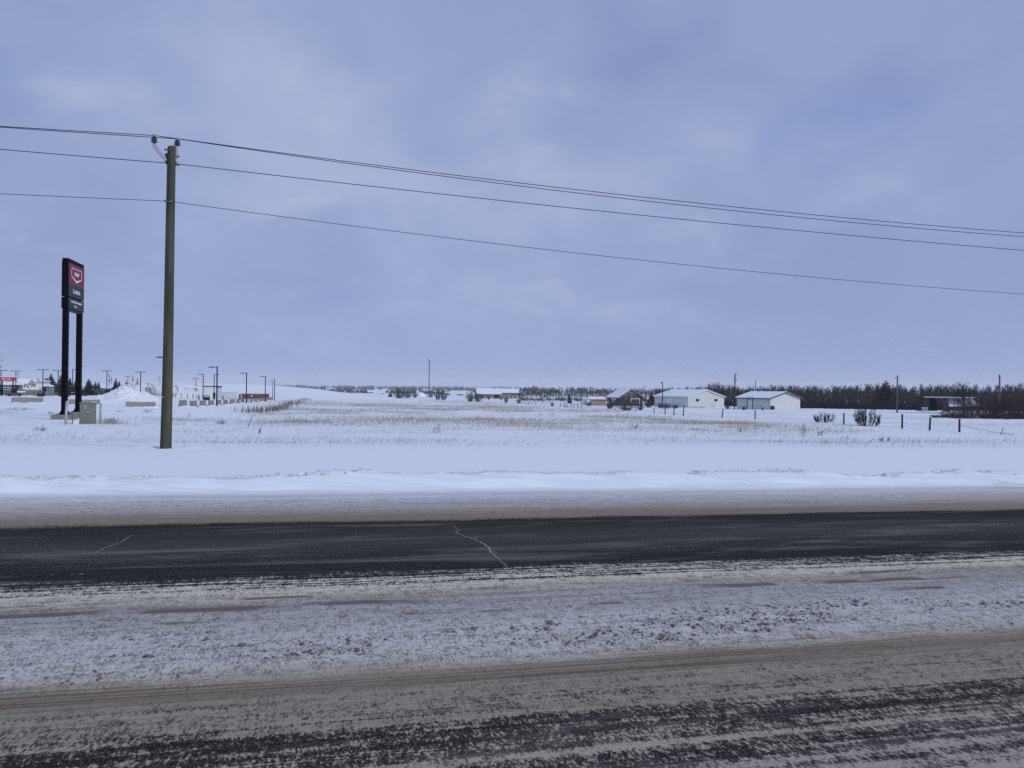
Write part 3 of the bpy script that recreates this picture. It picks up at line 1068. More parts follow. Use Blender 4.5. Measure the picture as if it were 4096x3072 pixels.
insA = insulator(up, 608, 540, 576, -.10)
insB = insulator(up, 691, 546, 580, .06)
m = MB(); a, b = Vector((up.x(607), -.10, up.z(584))), Vector((up.x(656), -.05, up.z(646)))
m.bar(a, b, .085, .11)
m.build('support_arm', M['fibreglass'], up.o, bevel=.012)
MB().tube((up.x(608), -.10, up.z(586)), (up.x(608), -.10, up.z(574)), .02, n=8).build('stud', M['dark_metal'], up.o)
MB().box(up.x(654), up.x(660), -.09, .0, up.z(657), up.z(615)).build('arm_bracket', M['dark_metal'], up.o)
MB().tube((up.x(691), .06, up.z(632)), (up.x(691), .06, up.z(577)), .022, n=8).build('pin', M['galv'], up.o)
for px, row in ((652, 598), (697, 625), (697, 659), (654, 618)):
    MB().tube((up.x(px - 4), -.02, up.z(row)), (up.x(px + 5), -.02, up.z(row)), .018, n=8).tube((up.x(px + (4 if px > 674 else -4)), -.02, up.z(row)), (up.x(px + (6 if px > 674 else -6)), -.02, up.z(row)), .032, n=6).build('bolt', M['dark_metal'], up.o)
MB().tube((up.x(669), -.15, up.z(612)), (up.x(669), -.10, up.z(612)), .03, n=8).build('bolt', M['dark_metal'], up.o)
MB().lathe((up.x(694), .0, up.z(657)), [(.03, 0), (.045, .02), (.03, .05), (.045, .08), (.03, .1)], 12).build('neutral_spool', M['porcelain'], up.o, True)
MB().box(up.x(655), up.x(664), -.175, -.13, up.z(812), up.z(803)).box(up.x(664), up.x(687), -.165, -.15, up.z(811.5), up.z(807.5)).build('wire_clamp', M['porcelain'], up.o)
MB().tube((up.x(659), -.165, up.z(1588)), (up.x(659), -.14, up.z(1588)), .014, n=8).build('tag', M['white_paint'], up.o)

# ------------------------------------------------------------------ overhead wires
PB = up.p


def wire(label, p0, mid, right, left, rad):
    c, s = CS, SN

    def hit(px, row):
        u, b = ray(px, row)
        t = (u * p0.y - p0.x) / (c - u * s)
        return t, EYE + b * (p0.y + t * s) - p0.z
    t1, z1 = hit(*mid); t2, z2 = hit(*right)
    b = (z2 / t2 - z1 / t1) / (t2 - t1); a = z1 / t1 - b * t1
    tl, zl = hit(*left)
    al = zl / tl
    pts = []
    for t in np.linspace(-45, 0, 24)[:-1]:
        pts.append(p0 + Vector((c * t, s * t, al * t - .0009 * t * (tl - t))))
    for t in np.linspace(0, 62, 50):
        pts.append(p0 + Vector((c * t, s * t, a * t + b * t * t)))
    m = MB()
    m.path(pts, rad, 6)
    o = m.build('overhead_wire', M['wire'], None, True)
    tag(o, label, 'wire', 'wires strung on the roadside utility pole')


wire('upper of the paired wires, held by the arm insulator on the roadside pole', PB + insA, (1800, 697), (4096, 931), (0, 503.5), .011)
wire('lower of the paired wires, held by the pole-top insulator on the roadside pole', PB + insB, (1800, 707), (4096, 946), (0, 507), .011)
wire('single wire passing just below the insulator arm of the roadside pole', PB + Vector((up.x(691), .10, up.z(650))), (1800, 779), (4096, 1001), (0, 596), .011)
wire('lowest and thinnest wire, clamped to the face of the roadside pole', PB + Vector((up.x(672), -.165, up.z(809))), (1800, 952), (4096, 1176), (0, 774), .0085)

# ------------------------------------------------------------------ station pylon sign
pg = ground(258, 1678)
sg = thing('pylon_sign', 'tall twin-post sign with red CO-OP panel over a dark Cardlock panel', 'sign', pg, YAW)
kS = pg.y / FPX
_, rS = proj(pg)
zr = lambda row: (rS - row) * kS
u2 = ray(315, 1500)[0]
sp = (pg.x - u2 * pg.y) / (SN + u2 * CS)
zb = zr(1655)
HW = .19
m = MB().box(-.75, .75, -.75, .62, -.5, zb - .05).build('concrete_base', M['concrete_grey'], sg, bevel=.03)
MB().box(-.75, .75, sp - .62, sp + .75, -.5, zb + .05).build('concrete_base', M['concrete_grey'], sg, bevel=.03)
for yy, zz in ((0, zb - .05), (sp, zb + .05)):
    pst = MB().box(-HW, HW, yy - HW, yy + HW, zz, zr(1236)).build('post', M['black'], sg)
    MB().box(-.40, .40, yy - .40, yy + .40, zz + .01, zz + .06).build('base_plate', M['black'], pst)
    for dx, dy in ((1, 0), (-1, 0), (0, 1), (0, -1)):
        a = Vector((dx, dy, 0)); c_ = Vector((0, yy, 0)); n_v = Vector((dy, dx, 0)) * .015
        tri = [c_ + a * HW + Vector((0, 0, zz + .06)), c_ + a * .38 + Vector((0, 0, zz + .06)), c_ + a * HW + Vector((0, 0, zz + .46))]
        g = MB().add([p + n_v for p in tri] + [p - n_v for p in tri], [(0, 1, 2), (5, 4, 3), (0, 3, 4, 1), (1, 4, 5, 2), (2, 5, 3, 0)])
        g.build('gusset', M['black'], pst)
y0, y1 = -.27, sp + .27
zt, zm, zl = zr(1047), zr(1187), zr(1234)
MB().box(-.22, .22, y0 + .03, y1 - .05, zt, zr(1033)).build('crown_rail', M['black'], sg)
cab = MB().box(-.24, .24, y0, y1, zm + .03, zt).build('upper_cabinet', M['black'], sg, bevel=.015)
cab2 = MB().box(-.24, .24, y0, y1, zl, zm - .03).build('lower_cabinet', M['black'], sg, bevel=.015)
MB().box(-.16, .16, y0 + .1, y1 - .1, zl - .16, zl - .02).build('cross_rail', M['dark_metal'], sg)
zrb = zt - (zt - zm) * .615
fy0, fy1 = y0 + .10, y1 - .04
for sx in (1, -1):
    X_ = .243 * sx
    xa, xb = sorted((.238 * sx, X_))
    MB().box(xa, xb, fy0, fy1, zrb, zt - .06).build('red_panel', M['sign_red'], cab)
    MB().box(xa, xb, fy0, fy1, zm + .05, zrb - .004).build('slate_panel', M['slate'], cab)
    MB().box(xa, xb, fy0, fy1, zl + .03, zm - .06).build('slate_panel', M['slate'], cab2)
    ex, ey = Vector((0, sx, 0)), Vector((0, 0, 1))
    cy_ = (fy0 + fy1) / 2
    C = Vector((X_ + .003 * sx, cy_, (zt - .06 + zrb) / 2 + .02))
    W_, H_ = (fy1 - fy0) * .335, (zt - zrb) * .30
    # shield outline: flat top, splayed sides, thick chevron at the bottom
    out = [(-.86 * W_, H_), (.86 * W_, H_), (W_, .80 * H_), (1.02 * W_, -.18 * H_), (.98 * W_, -.42 * H_), (0, -1.22 * H_), (-.98 * W_, -.42 * H_), (-1.02 * W_, -.18 * H_), (-W_, .80 * H_)]
    inn = [(-.83 * W_, .91 * H_), (.83 * W_, .91 * H_), (.93 * W_, .75 * H_), (.96 * W_, -.16 * H_), (.92 * W_, -.36 * H_), (0, -.90 * H_), (-.92 * W_, -.36 * H_), (-.96 * W_, -.16 * H_), (-.93 * W_, .75 * H_)]
    n9 = len(out)
    m = MB()
    m.add([C + ex * a + ey * b for a, b in out] + [C + ex * a + ey * b for a, b in inn], [(i, (i + 1) % n9, n9 + (i + 1) % n9, n9 + i) for i in range(n9)])
    m.build('shield_emblem', M['white_print'], cab)
    text_mesh('lettering', 'CO-OP', H_ * .78, M['white_print'], cab, C + ey * (.12 * H_), ex, ey, .016, .80)
    text_mesh('lettering', 'Cardlock', .50, M['white_print'], cab, Vector((X_ + .003 * sx, cy_, (zm + zrb) / 2 + .02)), ex, ey, .004, .92)
    text_mesh('lettering', 'Credit Cards Accepted', .285, M['white_print'], cab2, Vector((X_ + .003 * sx, cy_, (zl + zm) / 2 + .17)), ex, ey, .003, .92)
    text_mesh('lettering', 'VISA', .22, M['white_print'], cab2, Vector((X_ + .003 * sx, cy_ - .22, (zl + zm) / 2 - .18)), ex, ey, .004, 1)
    MB().add([Vector((X_ + .004 * sx, cy_ + .28, (zl + zm) / 2 - .18)) + ex * a + ey * b for a, b in ((-.11, -.08), (.11, -.08), (.11, .08), (-.11, .08))], [(0, 1, 2, 3)]).build('card_mark', M['orange'], cab2)

# ------------------------------------------------------------------ green electrical cabinet and bollards
gc = Fr('electrical_cabinet', 'grey-green electrical cabinet with an orange sticker standing in snow under the pylon sign', 'cabinet', 352, 1696)
body = gc.box(318, 385, 1614, 1688, 0, .95).build('body', M['green_box'], gc.o, bevel=.02)
gc.box(316.5, 387, 1610.5, 1615, -.03, .98).build('lid', M['green_box'], gc.o, bevel=.012)
gc.box(317.5, 386, 1685, 1704, -.02, .97).build('plinth', simple('dusty_plinth', (.17, .19, .155), .8, 0, .2, 3), gc.o, bevel=.01)
gc.box(319.2, 346.2, 1617, 1684, -.018, 0).build('door', M['green_box'], gc.o, bevel=.006)
gc.box(347.0, 380.5, 1617, 1684, -.018, 0).build('door', M['green_box'], gc.o, bevel=.006)
gc.box(344.5, 356, 1645.5, 1650.5, -.07, -.018).build('handle', M['galv'], gc.o, bevel=.01)
gc.box(362, 386, 1608.8, 1610.6, .05, .7).build('snow_cap', M['snow_roof'], gc.o, bevel=.02)
st = gc.box(336.5, 346, 1622.5, 1633.5, -.026, -.018).build('sticker', M['white_print'], gc.o)
gc.box(337.5, 345, 1623.5, 1632.5, -.029, -.026).build('sticker_print', M['orange'], st)
gc.box(339.5, 343, 1626, 1630, -.031, -.029).build('sticker_symbol', M['black_flat'], st)
for px, row in ((333, 1627), (364, 1625), (333, 1673), (363, 1673)):
    gc.box(px - .8, px + .8, row - 3, row + 3, -.022, -.018).build('hinge', M['dark_metal'], gc.o)
for px0, px1, top, base, lab in ((262.5, 267, 1607, 1698, 'leaning grey steel bollard between the sign posts and the green cabinet'), (402, 402.5, 1615, 1694, 'upright grey steel bollard standing alone past the open side of the green cabinet')):
    b = Fr('bollard', lab, 'bollard', px0, base, group='bollards guarding the green cabinet')
    MB().tube((0, 0, -.3), (b.x(px1), 0, b.z(top)), .085, n=14).build('pipe', M['galv'], b.o, True)
    MB().lathe((b.x(px1), 0, b.z(top)), [(.088, -.02), (.088, .01), (.06, .04), (.02, .05)], 14).build('cap', M['galv'], b.o, True)
sb = Fr('white_board', 'low white board and rusty stake leaning beside the green cabinet', 'board', 303, 1697)
sb.box(291, 316, 1682, 1700, .0, .02).build('panel', M['white_paint'], sb.o)
MB().bar((sb.x(288.5), -.03, -.2), (sb.x(291.5), -.03, sb.z(1652)), .05, .05).build('stake', M['rust_red'], sb.o)

# ------------------------------------------------------------------ concrete barriers
JPROF = [(-.30, -.25), (.30, -.25), (.30, .08), (.13, .33), (.09, .81), (-.09, .81), (-.13, .33), (-.30, .08)]


def barrier(px0, px1, rt, rb, lab, rz=None, group='long concrete barriers along the lot edge'):
    a = ground(px0, rb); Y = a.y
    b = on_ground(px1, Y + 1.0)
    d = b - a
    o = thing('concrete_barrier', lab, 'barrier', (a + b) / 2, math.atan2(d.y, d.x), group)
    h = (rb - rt) * Y / FPX
    L = math.hypot(d.x, d.y)
    pr = [(y, (z * h / .81 if z > 0 else z)) for y, z in JPROF]
    MB().prism_x(pr, -L / 2, L / 2).build('block', M['concrete'], o, bevel=.02)
    MB().prism_x([(-.10, h - .005), (.10, h - .005), (.07, h + .045), (-.05, h + .05)], -L / 2 + .05, L / 2 - .1).build('snow_cap', M['snow_roof'], o, True)
    m = MB()
    for i in range(7):       # drift heaped against the foot of the block
        m.lump((-L / 2 + L * i / 6, -.42, -.05), L / 7, .35, .10 + .09 * random.random(), 200 + i + int(px0), 2, .2)
    m.build('snow_drift', M['snow'], o, True)


barrier(47, 172, 1588, 1611, 'long concrete barrier half buried in snow in front of the fuel pumps')
barrier(277, 400, 1596, 1618, 'long concrete barrier behind the sign posts and green cabinet')
barrier(504, 622, 1604, 1626, 'long concrete barrier at the foot of the ploughed snow pile')

blocks = [(457, 955, 118), (600, 963, 105), (730, 952, 90), (845, 945, 84), (955, 935, 66), (1045, 930, 66), (1138, 918, 74), (1217, 915, 44), (1280, 905, 50), (1345, 900, 34), (1408, 897, 46),
          (1465, 895, 46), (1535, 887, 46), (1575, 884, 30), (1605, 880, 30), (1645, 873, 40), (1680, 868, 30)]
ordn = ['first', 'second', 'third', 'fourth', 'fifth', 'sixth', 'seventh', 'eighth', 'ninth', 'tenth', 'eleventh', 'twelfth', 'thirteenth', 'fourteenth', 'fifteenth', 'sixteenth', 'seventeenth']
for i, (x, y, w) in enumerate(blocks):
    px, rb = 600 + x * .2893, 1350 + y * .2893
    f = Fr('concrete_block', f'grey concrete barrier block, {ordn[i]} of the row receding from the utility pole', 'barrier', px, rb, group='row of grey concrete barrier blocks')
    wd = w * .2893 * f.k
    h = .92
    m = MB().prism([(-wd * .60, -.2), (wd * .60, -.2), (wd * .54, .12), (wd * .44, .30), (wd * .42, h), (-wd * .42, h), (-wd * .44, .30), (-wd * .54, .12)], -.3, .3)
    f.o.rotation_euler.z += R(random.uniform(-8, 8))
    m.build('block', M['concrete_grey'], f.o, bevel=.02)
    MB().lump((wd * random.uniform(-.3, .3), -.45, 0), wd * .6, .4, .14, 300 + i, 2, .3).build('snow_drift', M['snow'], f.o, True)

# ------------------------------------------------------------------ lamp posts of the station
LAMPS = [
    (867, 1467, 1625, 'L', 'black lamp post among the concrete blocks, tallest and nearest the utility pole'),
    (985, 1491, 1613, 'L', 'black lamp post before the near half of the brown board fence'),
    (1061, 1505, 1607, 'L', 'black lamp post before the far end of the brown board fence'),
    (1098, 1516, 1601, 'L', 'taller of the two distant lamp posts past the brown board fence'),
    (1091, 1527, 1597, 'L', 'shorter of the two distant lamp posts past the brown board fence'),
    (812, 1496, 1597, 'L', 'black lamp post at the corner of the flat-roofed white kiosk'),
    (856, 1497, 1597, 'R', 'black lamp post in front of the kiosk wall, arm reaching towards the field'),
    (783, 1512, 1583, 'LR', 'twin-arm lamp post behind the white panel fence'),
    (171, 1477, 1581, 'LR', 'twin-arm lamp post beside the glass pay shelter'),
    (232, 1481, 1580, 'LR', 'twin-arm lamp post just behind the front sign post'),
    (63, 1483, 1582, 'LR', 'twin-arm lamp post at the end of the red canopy fascia'),
    (3, 1480, 1582, 'LR', 'twin-arm lamp post cut by the picture edge under the red canopy'),
    (427, 1482, 1577, 'LR', 'twin-arm lamp post above the teal pump cabinet'),
    (511, 1504, 1572, 'LR', 'small twin-arm lamp post behind the peak of the snow pile'),
    (562, 1487, 1590, 'LR', 'twin-arm lamp post in front of the white fuel tanks'),
    (290, 1477, 1580, 'R', 'single-arm lamp post seen between the two sign posts'),
    (668, 1427, 1626, 'L', 'large lamp post hidden behind the utility pole, only its arm showing'),
    (639, 1509, 1570, 'L', 'small distant lamp post beside the utility pole above the fuel tanks'),
]
for px, top, base, arms, lab in LAMPS:
    f = Fr('lamp_post', lab, 'lamp post', px, base, group='black lamp posts of the fuel station')
    h = f.z(top)
    s = max(.8, min(h / 6.5, 1.4))
    rad = .105 * s
    MB().tube((0, 0, -.3), (.0, 0, h), rad * 1.1, rad * .9, 10).tube((0, 0, h), (0, 0, h + .07), rad * 1.05, rad * .7, 10).build('pole', M['black'], f.o, True)
    MB().box(-.22 * s, .22 * s, -.22 * s, .22 * s, -.3, .12).build('footing', M['concrete_grey'], f.o)
    for c_ in arms:
        sg_ = -1 if c_ == 'L' else 1
        MB().tube((0, 0, h - .12 * s), (.55 * s * sg_, 0, h - .10 * s), .05 * s, n=6).build('arm', M['black'], f.o)
        a, b = (.5 * s, 1.35 * s) if len(arms) == 1 else (.45 * s, 1.38 * s)
        zc = h - .10 * s
        MB().prism([(sg_ * a, zc - .07 * s), (sg_ * a, zc + .06 * s), (sg_ * (a + .3 * s), zc + .10 * s), (sg_ * (b - .1 * s), zc + .07 * s), (sg_ * b, zc - .01 * s), (sg_ * (b - .05 * s), zc - .04 * s)], -.17 * s, .17 * s).build('lamp_head', M['black'], f.o)
f = Fr('plain_post', 'slim dark post without a lamp behind the snow pile', 'post', 465, 1572)
MB().tube((0, 0, -.2), (0, 0, f.z(1513)), .07, n=8).box(-.28, .05, -.05, .05, f.z(1519), f.z(1514)).build('pole', M['black'], f.o)

# ------------------------------------------------------------------ fuel islands


def hoop(px0, px1, top, base, lab, dark=True):
    f = Fr('crash_hoop', lab, 'crash barrier', (px0 + px1) / 2, base, group='black hoop guards around the pumps')
    a, b, h = f.x(px0) + .08, f.x(px1) - .08, f.z(top)
    r_ = min(.3, (b - a) / 4)
    pts = [Vector((a, 0, -.1)), Vector((a, 0, h - r_)), Vector((a + .3 * r_, 0, h - .3 * r_)), Vector((a + r_, 0, h)), Vector((b - r_, 0, h)), Vector((b - .3 * r_, 0, h - .3 * r_)), Vector((b, 0, h - r_)), Vector((b, 0, -.1))]
    MB().path(pts, .085, 8).build('hoop', M['black'], f.o, True)
    if dark:
        MB().box(a + .1, b - .1, .12, .5, 0, h * .70).build('skirt', M['dark_metal'], f.o, bevel=.03)
        MB().box(a + .16, b - .16, .08, .12, h * .28, h * .34).box(a + .16, b - .16, .08, .12, h * .52, h * .57).build('rail', M['black_flat'], f.o)
    return f


hoop(148, 176, 1568, 1587, 'black hoop guard in front of the glass pay shelter')
hoop(233, 250, 1567, 1586, 'black hoop guard just beside the front sign post')
hoop(258, 281, 1567, 1586, 'black hoop guard between the two sign posts')
hoop(325, 350, 1567, 1584, 'black hoop guard past the rear sign post')
hoop(384, 420, 1572, 1584, 'black hoop guard in front of the teal cabinet', False)
hoop(32, 44, 1575, 1585, 'low black hoop guard under the red canopy')
hoop(70, 84, 1573, 1585, 'low black hoop guard near the end of the red canopy')
hoop(813, 840, 1582, 1601, 'black hoop guard in front of the white kiosk')


def pump(px0, px1, top, base, lab, red=True, hose=True):
    f = Fr('fuel_pump', lab, 'fuel pump', (px0 + px1) / 2, base, group='fuel pumps')
    a, b, h = f.x(px0), f.x(px1), f.z(top)
    MB().box(a, b, -.3, .3, -.1, h * .5).build('lower_case', M['rust_red'] if red else M['black'], f.o, bevel=.02)
    MB().box(a - .04, b + .04, -.33, .33, h * .5, h).build('head', M['black'], f.o, bevel=.03)
    MB().box(a + .1, b - .1, -.345, -.33, h * .68, h * .9).build('display', M['slate'], f.o)
    if hose:
        pts = []
        for i in range(11):
            t = math.pi * i / 10
            pts.append(Vector((b + .28 - .33 * math.cos(t), -.1, h * .75 + .55 * math.sin(t) * 1.3)))
        MB().path(pts, .03, 6).build('hose', M['black_flat'], f.o, True)


pump(45, 56, 1557, 1584, 'dark fuel pump under the canopy beside the lamp post')
pump(57, 67, 1555, 1584, 'second dark fuel pump under the canopy beside the lamp post', True, False)
pump(0, 12, 1557, 1582, 'dark fuel pump cut by the picture edge')
pump(168, 186, 1546, 1583, 'tall dark fuel pump beside the glass pay shelter')
pump(218, 228, 1552, 1582, 'dark fuel pump on the far side of the glass shelter')
pump(226, 236, 1553, 1581, 'dark fuel pump next to the front sign post', True, False)
pump(421, 432, 1555, 1580, 'dark fuel pump behind the teal cabinet')
pump(433, 444, 1555, 1578, 'dark fuel pump partly buried by the snow pile', False)
pump(852, 861, 1570, 1597, 'black dispenser in front of the white kiosk', False, False)
pump(294, 306, 1551, 1580, 'dark card terminal between the sign posts', False, False)

f = Fr('pay_shelter', 'small glass pay shelter with a snowy rounded roof between the pumps', 'shelter', 201, 1583)
x0, x1 = f.x(187), f.x(216)
for a in (x0, x0 + (x1 - x0) * .36, x0 + (x1 - x0) * .66, x1 - .1):
    MB().box(a, a + .1, -.1, 0, 0, f.z(1546)).build('mullion', M['galv'], f.o)
gl = NT('shelter_glass'); gl.b.inputs['Alpha'].default_value = .45
gm = gl.fin((.16, .20, .22), .1)
MB().box(x0 + .1, x1 - .1, -.07, -.05, .05, f.z(1547)).build('glass_wall', gm, f.o)
MB().box(x0 + .02, x1 - .02, 1.5, 1.55, 0, f.z(1547)).build('rear_wall', M['taupe'], f.o)
MB().box(x0, x1, -.1, 1.6, f.z(1547), f.z(1544)).build('roof', M['galv'], f.o)
MB().lump(((x0 + x1) / 2, .7, f.z(1544)), (x1 - x0) * .5, .9, .32, 5, 3, .12).build('snow_cap', M['snow_roof'], f.o, True)
MB().box(f.x(207), f.x(213), .1, .5, 0, f.z(1571)).build('bin', M['black_flat'], f.o)
MB().box(f.x(206), f.x(212), .1, .5, f.z(1571), f.z(1560)).build('card_reader', M['white_paint'], f.o)

f = Fr('teal_cabinet', 'bright teal cabinet beside an ochre crate at the pump island', 'cabinet', 413, 1580)
f.box(404, 421, 1558, 1582, 0, .9).build('body', M['teal'], f.o, bevel=.12)
f.box(409, 416, 1563, 1566, -.02, 0).build('label_plate', M['slate'], f.o)
f = Fr('ochre_crate', 'open ochre plywood crate standing beside the teal cabinet', 'crate', 394, 1582)
f.box(386, 389, 1557, 1584, -.1, 1.2).build('side_panel', M['ochre'], f.o)
f.box(389, 403, 1557, 1584, 1.1, 1.2).build('rear_panel', M['ochre'], f.o)
f.box(389, 403, 1568, 1570, 0, 1.1).build('shelf', M['ochre'], f.o)
f.box(389, 403, 1557, 1559, 0, 1.1).build('top', M['ochre'], f.o)

# ------------------------------------------------------------------ red canopy
f = Fr('fuel_canopy', 'snow-topped canopy with red CO-OP Cardlock fascia over the pumps', 'canopy', 30, Y=172)
x0, x1 = f.x(-70), f.x(66)
zb_, zt_ = f.z(1523), f.z(1508)
fa = MB().box(x0, x1, 0, .12, zb_, zt_).build('fascia', M['red'], f.o)
MB().box(x1 - .12, x1, .12, 3.2, zb_, zt_).build('side_fascia', M['red'], f.o)
MB().box(x0, x1 - .13, .13, 3.2, zb_ + .1, zt_ - .05).build('deck', M['white_paint'], f.o)
MB().box(x0, x1, .02, 3.2, zt_, zt_ + .10).build('roof_snow', M['snow_roof'], f.o)
text_mesh('lettering', 'CO-OP', .62, M['white_print'], fa, (f.x(13.5), -.01, (zb_ + zt_) / 2), (1, 0, 0), (0, 0, 1), .018, .36)
text_mesh('lettering', 'Cardlock', .62, M['white_print'], fa, (f.x(34), -.01, (zb_ + zt_) / 2), (1, 0, 0), (0, 0, 1), .004, .36)
for px in (-30, 8, 52):
    MB().box(f.x(px) - .13, f.x(px) + .13, 1.5, 1.76, -.2, zb_ + .1).build('column', M['black'], f.o)

# ------------------------------------------------------------------ houses behind the pumps


def hip(m, x0, x1, y0, y1, z0, z1, inset):
    return m.add([(x0, y0, z0), (x1, y0, z0), (x1, y1, z0), (x0, y1, z0), (x0 + inset, (y0 + y1) / 2, z1), (x1 - inset, (y0 + y1) / 2, z1)],
                 [(0, 1, 5, 4), (1, 2, 5), (2, 3, 4, 5), (3, 0, 4), (3, 2, 1, 0)])


def window(f, px0, px1, rt, rb, y, nx=1, nz=1, frame=None, parent=None):
    a, b, c, d = f.x(px0), f.x(px1), f.z(rb), f.z(rt)
    fr = frame or M['white_paint']
    w = MB().box(a, b, y - .05, y + .02, c, c + .09).box(a, b, y - .05, y + .02, d - .09, d).box(a, a + .09, y - .05, y + .02, c + .09, d - .09).box(b - .09, b, y - .05, y + .02, c + .09, d - .09)
    for i in range(1, nx):
        q = a + (b - a) * i / nx
        w.box(q - .05, q + .05, y - .05, y + .02, c + .09, d - .09)
    for i in range(1, nz):
        q = c + (d - c) * i / nz
        w.box(a + .09, b - .09, y - .04, y + .015, q - .05, q + .05)
    o = w.build('window', fr, parent or f.o)
    MB().box(a + .05, b - .05, y - .01, y + .03, c + .05, d - .05).build('pane', M['glass'], o)
    return o


f = Fr('blue_house', 'blue-grey bungalow with snowy hip roofs and white windows behind the canopy', 'house', 40, Y=205)
f.box(-80, 90, 1538, 1580, 0, 9).build('wall', M['blue_siding'], f.o)
hip(MB(), f.x(-90), f.x(45), -.6, 9.6, f.z(1538), f.z(1512), 4).build('roof', M['snow_roof'], f.o)
m = hip(MB(), f.x(4), f.x(98), -.7, 6, f.z(1537.6), f.z(1522), 3.0); m.build('roof', M['snow_roof'], f.o)
f.box(3.5, 98.5, 1537.7, 1539.4, -.74, -.5).build('gutter', M['white_paint'], f.o)
window(f, 13, 41, 1541, 1559, -.02, 3, 2)
f.box(66, 76, 1540, 1574, -.06, -.02).build('door', M['slate'], f.o)
f.box(77, 89, 1540, 1574, -.06, -.02).build('garage_door', M['taupe'], f.o)

f = Fr('timbered_house', 'white two-storey house with half-timbered gable and brown chimney', 'house', 140, Y=245)
f.box(75, 140, 1535, 1578, 1.5, 9).build('wall', M['white_paint'], f.o)
MB().prism_x([(.9, f.z(1535)), (9.6, f.z(1535)), (5.2, f.z(1515))], f.x(70), f.x(150)).build('roof', M['snow_roof'], f.o)
f.box(111, 142, 1534, 1578, -1.0, 5).build('porch_wall', M['taupe'], f.o)
MB().prism([(f.x(109), f.z(1536)), (f.x(144), f.z(1536)), (f.x(127), f.z(1515.5))], -1.05, 6).build('gable', M['white_paint'], f.o)
m = MB()
for i in range(7):
    px = 113 + i * 4.2
    m.box(f.x(px), f.x(px + 1.8), -1.12, -1.05, f.z(1535.5), f.z(1535.5 - 17 * (1 - abs(px + 1 - 127) / 18)))
m.build('timber_strips', M['slate'], f.o)
g = MB()
g.bar((f.x(107), -1.15, f.z(1537)), (f.x(127), -1.15, f.z(1514.5)), .3, .25).bar((f.x(127), -1.15, f.z(1514.5)), (f.x(145.5), -1.15, f.z(1537)), .3, .25)
g.build('barge_board', M['white_paint'], f.o)
f.box(142, 201, 1527, 1578, .5, 8).build('wing_wall', M['white_paint'], f.o)
hip(MB(), f.x(126), f.x(206), -.1, 9, f.z(1527), f.z(1516), 4.5).build('roof', M['snow_roof'], f.o)
f.box(126, 206, 1526.6, 1528, -.14, .0).build('gutter', M['slate'], f.o)
for px in (157, 171, 184, 192.5):
    window(f, px, px + 6, 1528.5, 1537, .48, 2, 1)
f.box(180, 193, 1511.5, 1523, 3, 4).build('chimney', M['brick'], f.o)

f = Fr('board_fence', 'plain grey board fence behind the pumps below the motorhome', 'fence', 122, Y=208)
xs_ = [75 + i * 5.4 for i in range(18)]
for px in xs_:
    f.box(px, px + 5.1, 1559 + random.uniform(-.3, .3), 1580, 0, .04).build('board', M['taupe'], f.o)
f = Fr('motorhome', 'white motorhome parked behind the grey board fence', 'motorhome', 112, Y=222)
f.box(93, 131, 1538, 1572, 0, 2.3).build('body', M['white_paint'], f.o, bevel=.25)
for a, b, c_, d in ((96, 101, 1541, 1547), (103, 105.5, 1541, 1547), (109, 114, 1544, 1552), (124, 129, 1542, 1549)):
    f.box(a, b, c_, d, -.03, .0).build('window', M['glass'], f.o)
f.box(93, 131, 1536.5, 1538.3, -.05, 2.3).build('awning', M['galv'], f.o)
f = Fr('box_trailer', 'white box trailer with rounded corners beside the motorhome', 'trailer', 141, Y=216)
f.box(117, 157, 1547, 1561, 0, 2.3).build('body', M['white_paint'], f.o, bevel=.12)
f.box(157, 165, 1548, 1562, .2, 2.1).build('nose', M['galv'], f.o, bevel=.1)
MB().tube((f.x(135), -.02, .35), (f.x(135), .3, .35), .35, n=14).tube((f.x(141), -.02, .35), (f.x(141), .3, .35), .35, n=14).build('wheel', M['black_flat'], f.o)
f = Fr('pickup_truck', 'white pickup truck parked behind the canopy pumps', 'pickup truck', 86, Y=193)
L_ = f.x(104) - f.x(66)
f.box(66, 104, 1564.5, 1571.5, 0, 1.9).build('body', M['white_paint'], f.o, bevel=.12)
MB().prism([(f.x(69), f.z(1564.5)), (f.x(84), f.z(1564.5)), (f.x(82), f.z(1558.5)), (f.x(72), f.z(1558.5))], .15, 1.75).build('cab', M['white_paint'], f.o, bevel=.06)
f.box(73, 81.5, 1559.3, 1563.8, .12, .16).build('side_window', M['glass'], f.o)
for px in (73, 97):
    w = MB().tube((f.x(px), -.03, .42), (f.x(px), .22, .42), .42, n=16).build('wheel', M['black_flat'], f.o)
    MB().tube((f.x(px), -.045, .42), (f.x(px), -.03, .42), .22, n=12).build('rim', M['galv'], w)

# leaning transmission pole cut by the frame
f = Fr('distribution_pole', 'distribution pole with crossarms and transformer, cut by the picture edge', 'utility pole', -14, Y=230)
MB().tube((0, 0, -.3), (0, 0, f.z(1420)), .2, .13, 10).build('shaft', M['wood_grey'], f.o, True)
for r_, a, b in ((1427, -30, 14), (1441, -30, 10)):
    MB().bar((f.x(a), 0, f.z(r_)), (f.x(b), 0, f.z(r_)), .12, .12).build('crossarm', M['wood_grey'], f.o)
MB().tube((f.x(2), -.2, f.z(1470)), (f.x(2), -.2, f.z(1460)), .28, n=12).build('transformer', M['galv'], f.o, True)
MB().tube((f.x(10), 0, f.z(1446)), (f.x(10), 0, f.z(1440)), .07, n=8).build('insulator', M['porcelain'], f.o)
MB().tube((f.x(-10), 0, f.z(1450)), (f.x(18), 2, 0), .02, n=5).build('guy_wire', M['wire'], f.o)

